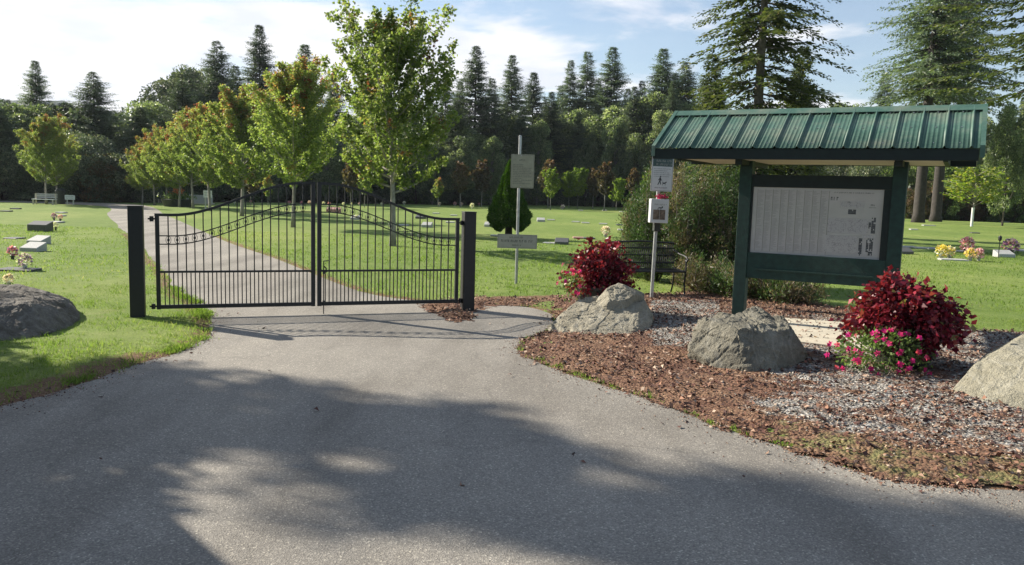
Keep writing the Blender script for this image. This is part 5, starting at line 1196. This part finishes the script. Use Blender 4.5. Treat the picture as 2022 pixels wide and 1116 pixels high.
for a_ in ((25, 514, 17, [.3, .33, .05], 'pink and purple basket in the grass, farther one of the pair behind the mossy boulder', 'plastic_dark'), (49, 535, 22, [.8, .75, .02], 'white and purple bouquet, nearer one of the pair behind the mossy boulder', 'water_white'), (18, 572, 16, [.55, .7], 'pale pink flowers peeping over the mossy boulder', 'water_white'),
           (107, 436, 9, PU, 'small mixed posy left of the driveway, farther from the dark upright stone', 'granite_dark'), (119, 438, 8, [.35, .6], 'tiny red posy nearest the driveway edge', 'granite_dark'), (110, 456, 10, WH, 'white posy right beside the dark upright stone', 'granite_dark'),
           (463, 404, 7, WH, 'white flowers at the far lawn edge, first from the left through the gate', 'granite_light'), (495, 403, 7, PK, 'pink flowers at the far lawn edge beneath a rusty young tree', 'granite_light'), (571, 405, 8, [.33, .4], 'rosy flowers at the far lawn edge left of the second maple trunk', 'granite_light'), (596, 406, 9, [.33, .3], 'deep pink flowers at the far lawn edge right of the second maple trunk', 'granite_light'), (611, 405, 9, [.5, .6], 'pale pink flowers at the far lawn edge left of the gate stiles', 'granite_light'),
           (639, 406, 8, WH, 'white flowers at the far lawn edge just right of the gate stiles', 'granite_light'), (650, 407, 8, PK, 'pink flowers at the far lawn edge, second right of the gate stiles', 'granite_light'), (678, 407, 7, WH, 'white flowers at the far lawn edge above the pinkish stone', 'granite_light'), (694, 407, 6, WH, 'white flowers at the far lawn edge right of the pinkish stone', 'granite_light'), (710, 407, 7, PU, 'mauve flowers at the far lawn edge left of the nearest maple trunk', 'granite_light'), (753, 407, 6, WH, 'white flowers at the far lawn edge nearest the big maple trunk', 'granite_light'),
           (704, 434, 8, WH, 'white posy on the raised pale stone seen through the gate', 'granite_light'), (798, 405, 8, WH, 'bright white flowers at the far lawn edge right of the big maple trunk', 'granite_light'), (868, 407, 8, [.55, .7], 'blush flowers at the far lawn edge left of the drop bolt leaf post', 'granite_light'), (898, 407, 9, [.55, .3], 'pink beige flowers at the far lawn edge, left one of two near the gate post', 'granite_light'), (911, 408, 9, [.6, .5], 'pink beige flowers at the far lawn edge, right one of two near the gate post', 'granite_light'), (932, 412, 12, WH, 'white ornament just above the gate post nearer the bench', 'water_white'), (946, 407, 7, PK, 'small pink flowers left of the dwarf spruce', 'granite_light'),
           (1111, 414, 11, [.75, .02], 'grey lilac flowers at the far lawn edge right of the dwarf spruce', 'granite_light'), (1195, 468, 15, [.58, .7], 'dusty pink bouquet on the lawn above the smaller red bush', 'granite_light'), (1257, 412, 14, WH, 'white flowers beside the slim pale juniper', 'granite_light'),
           (1858, 512, 20, YE, 'yellow basket on the lawn, left half of the yellow pair', 'granite_light'), (1874, 512, 18, [.97, .7], 'yellow and white basket on the lawn, right half of the yellow pair', 'granite_light'), (1908, 500, 24, PK, 'tall pink bouquet in a dark vase right of the yellow pair', 'plastic_dark'), (1915, 516, 18, [.97, .5], 'yellow and pink basket in front of the tall pink bouquet', 'granite_light'), (1932, 516, 17, [.33, .5], 'rose pink basket at the right end of the long flat stone', 'granite_light'), (1994, 504, 25, [.05, .35, .6], 'purple and pink bouquet on the raised stone near the right edge', 'plastic_dark'), (1981, 438, 12, [.5, .7], 'small blush flowers at the far shrubs below the right big conifer', 'granite_light')):
    flowers(*a_)
for px, py, h in ((1971, 510, .5),):
    p = G(px, py); t = empty('garden_stake', p, 0, 'thin dark stake with a small lantern left of the purple bouquet', 'stake'); MB().tube([(0, 0, 0), (0, 0, h)], .012, 6).build('rod', M['black_metal'], t); MB().lathe([(.02, h), (.05, h + .04), (.05, h + .12), (.02, h + .16)], 8).build('lantern', M['black_metal'], t)
p = G(1918, 498); t = empty('cross_marker', p, -.2, 'slim white cross beside the tall pink bouquet', 'cross'); MB().box(-.02, .02, -.015, .015, 0, .42).build('upright', M['white_paint'], t); MB().box(-.09, .09, -.018, .018, .28, .32).build('crossbar', M['white_paint'], t)

# ================================================================ FAR LEFT FURNITURE
def park_bench(px, py, wpx, m, label, rz=0, seatm=None):
    p = G(px, py); wd = wpx / F_PX * p.y; t = empty('park_bench', p, rz, label, 'bench', 'benches at the far left of the lawn')
    MB().box(-wd / 2, wd / 2, -.22, .22, .40, .46, bev=.01).build('seat', M[seatm or m], t)
    b = MB(); [b.box(-wd / 2, wd / 2, .20, .25, z, z + .10) for z in (.55, .68, .81)]; b.build('backrest', M[m], t)
    t.scale = (1, .8, .68)
    for x in (-wd / 2 + .08, wd / 2 - .08): MB().box(x - .04, x + .04, -.22, -.14, 0, .40).build('leg', M['concrete'], t); MB().box(x - .04, x + .04, .16, .199, 0, .92).build('leg', M['concrete'], t)
park_bench(88, 404, 44, 'granite_light', 'pale bench under the yellow green maple', 0, 'white_paint'); park_bench(303, 397, 18, 'granite_light', 'small pale bench behind the last maples'); park_bench(324, 401, 22, 'granite_dark', 'dark bench left of the round planter')
p = G(120, 403); t = empty('litter_bin', p, 0, 'dark bin at the right end of the pale bench', 'bin'); MB().lathe([(.22, 0), (.26, .7), (.28, .72), (.28, .78)], 16).build('body', M['plastic_dark'], t); MB().lathe([(.27, .781), (.20, .9), (.05, .95)], 16).build('lid', M['plastic_dark'], t)
for px, py, top, wpx, hpx, lab in ((139, 405, 385, 20, 9, 'small white sign on a post by the far end of the drive'), (411, 415, 376, 17, 14, 'white sign board behind the arched gate, between third and fourth maple')):
    p = G(px, py); D = p.y; t = empty('small_sign', p, 0, lab, 'sign', 'small white signs far across the lawn'); zt = ZD(px, top, D); wd = wpx / F_PX * D; hd = hpx / F_PX * D
    MB().box(-wd / 2, wd / 2, -.04, -.02, zt - hd, zt, bev=.004).build('board', M['sign_white'], t)
    b = MB(); glyphs(b, -wd * .4, zt - hd * .4, wd * .75, hd * .16, rs, -.0405); glyphs(b, -wd * .35, zt - hd * .75, wd * .65, hd * .16, rs, -.0405); b.build('lettering', M['ink_soft'], t)
    for x in (-wd * .3, wd * .3): MB().box(x - .03, x + .03, -.019, .03, 0, zt - .02).build('post', M['granite_light'], t)
p = G(351, 408); t = empty('round_planter', p, 0, 'wide dark planter topped with orange and green plants', 'planter'); MB().lathe([(.75, 0), (.9, .30), (.95, .42), (.85, .44)], 24).build('bowl', M['plastic_dark'], t)
rg = np.random.default_rng(8); n = 900; P = rg.normal(size=(n, 3)) * (.38, .3, .10) + (0, 0, .55); link('plants', leaves('planter_greens', P, rand_dir(rg, n, .6), M['shrub_leaf'], .16, .08, rg.random(n), rg), t)
n = 160; P = rg.normal(size=(n, 3)) * (.16, .14, .12) + (.05, 0, .85); link('orange_blooms', leaves('planter_blooms', P, rand_dir(rg, n, .6), M['terracotta'], .12, .09, rg.random(n), rg), t)
p = G(374, 404); t = empty('low_wall_monument', (p.x, p.y + 1.5, 0), 0, 'long low grey memorial wall behind the round planter', 'memorial'); MB().box(-.95, .95, -.15, .15, .08, .62, bev=.02).build('slab', M['granite_light'], t); MB().box(-1.05, 1.05, -.25, .25, 0, .08, bev=.01).build('base', M['concrete'], t)

# ================================================================ AIR
hz = MB().box(-1100, 1100, -120, 1000, -1.5, 120); mh = bpy.data.materials.new('air'); mh.use_nodes = True; th = mh.node_tree; th.nodes.clear()
oh = th.nodes.new('ShaderNodeOutputMaterial'); ph_ = th.nodes.new('ShaderNodeVolumePrincipled'); ph_.inputs['Color'].default_value = (.80, .88, 1, 1); ph_.inputs['Density'].default_value = .00018; ph_.inputs['Anisotropy'].default_value = .3
th.links.new(ph_.outputs[0], oh.inputs['Volume']); tag(hz.build('haze', mh), 'faint blue haze in the air over the lawn and hills', 'haze', kind='stuff')
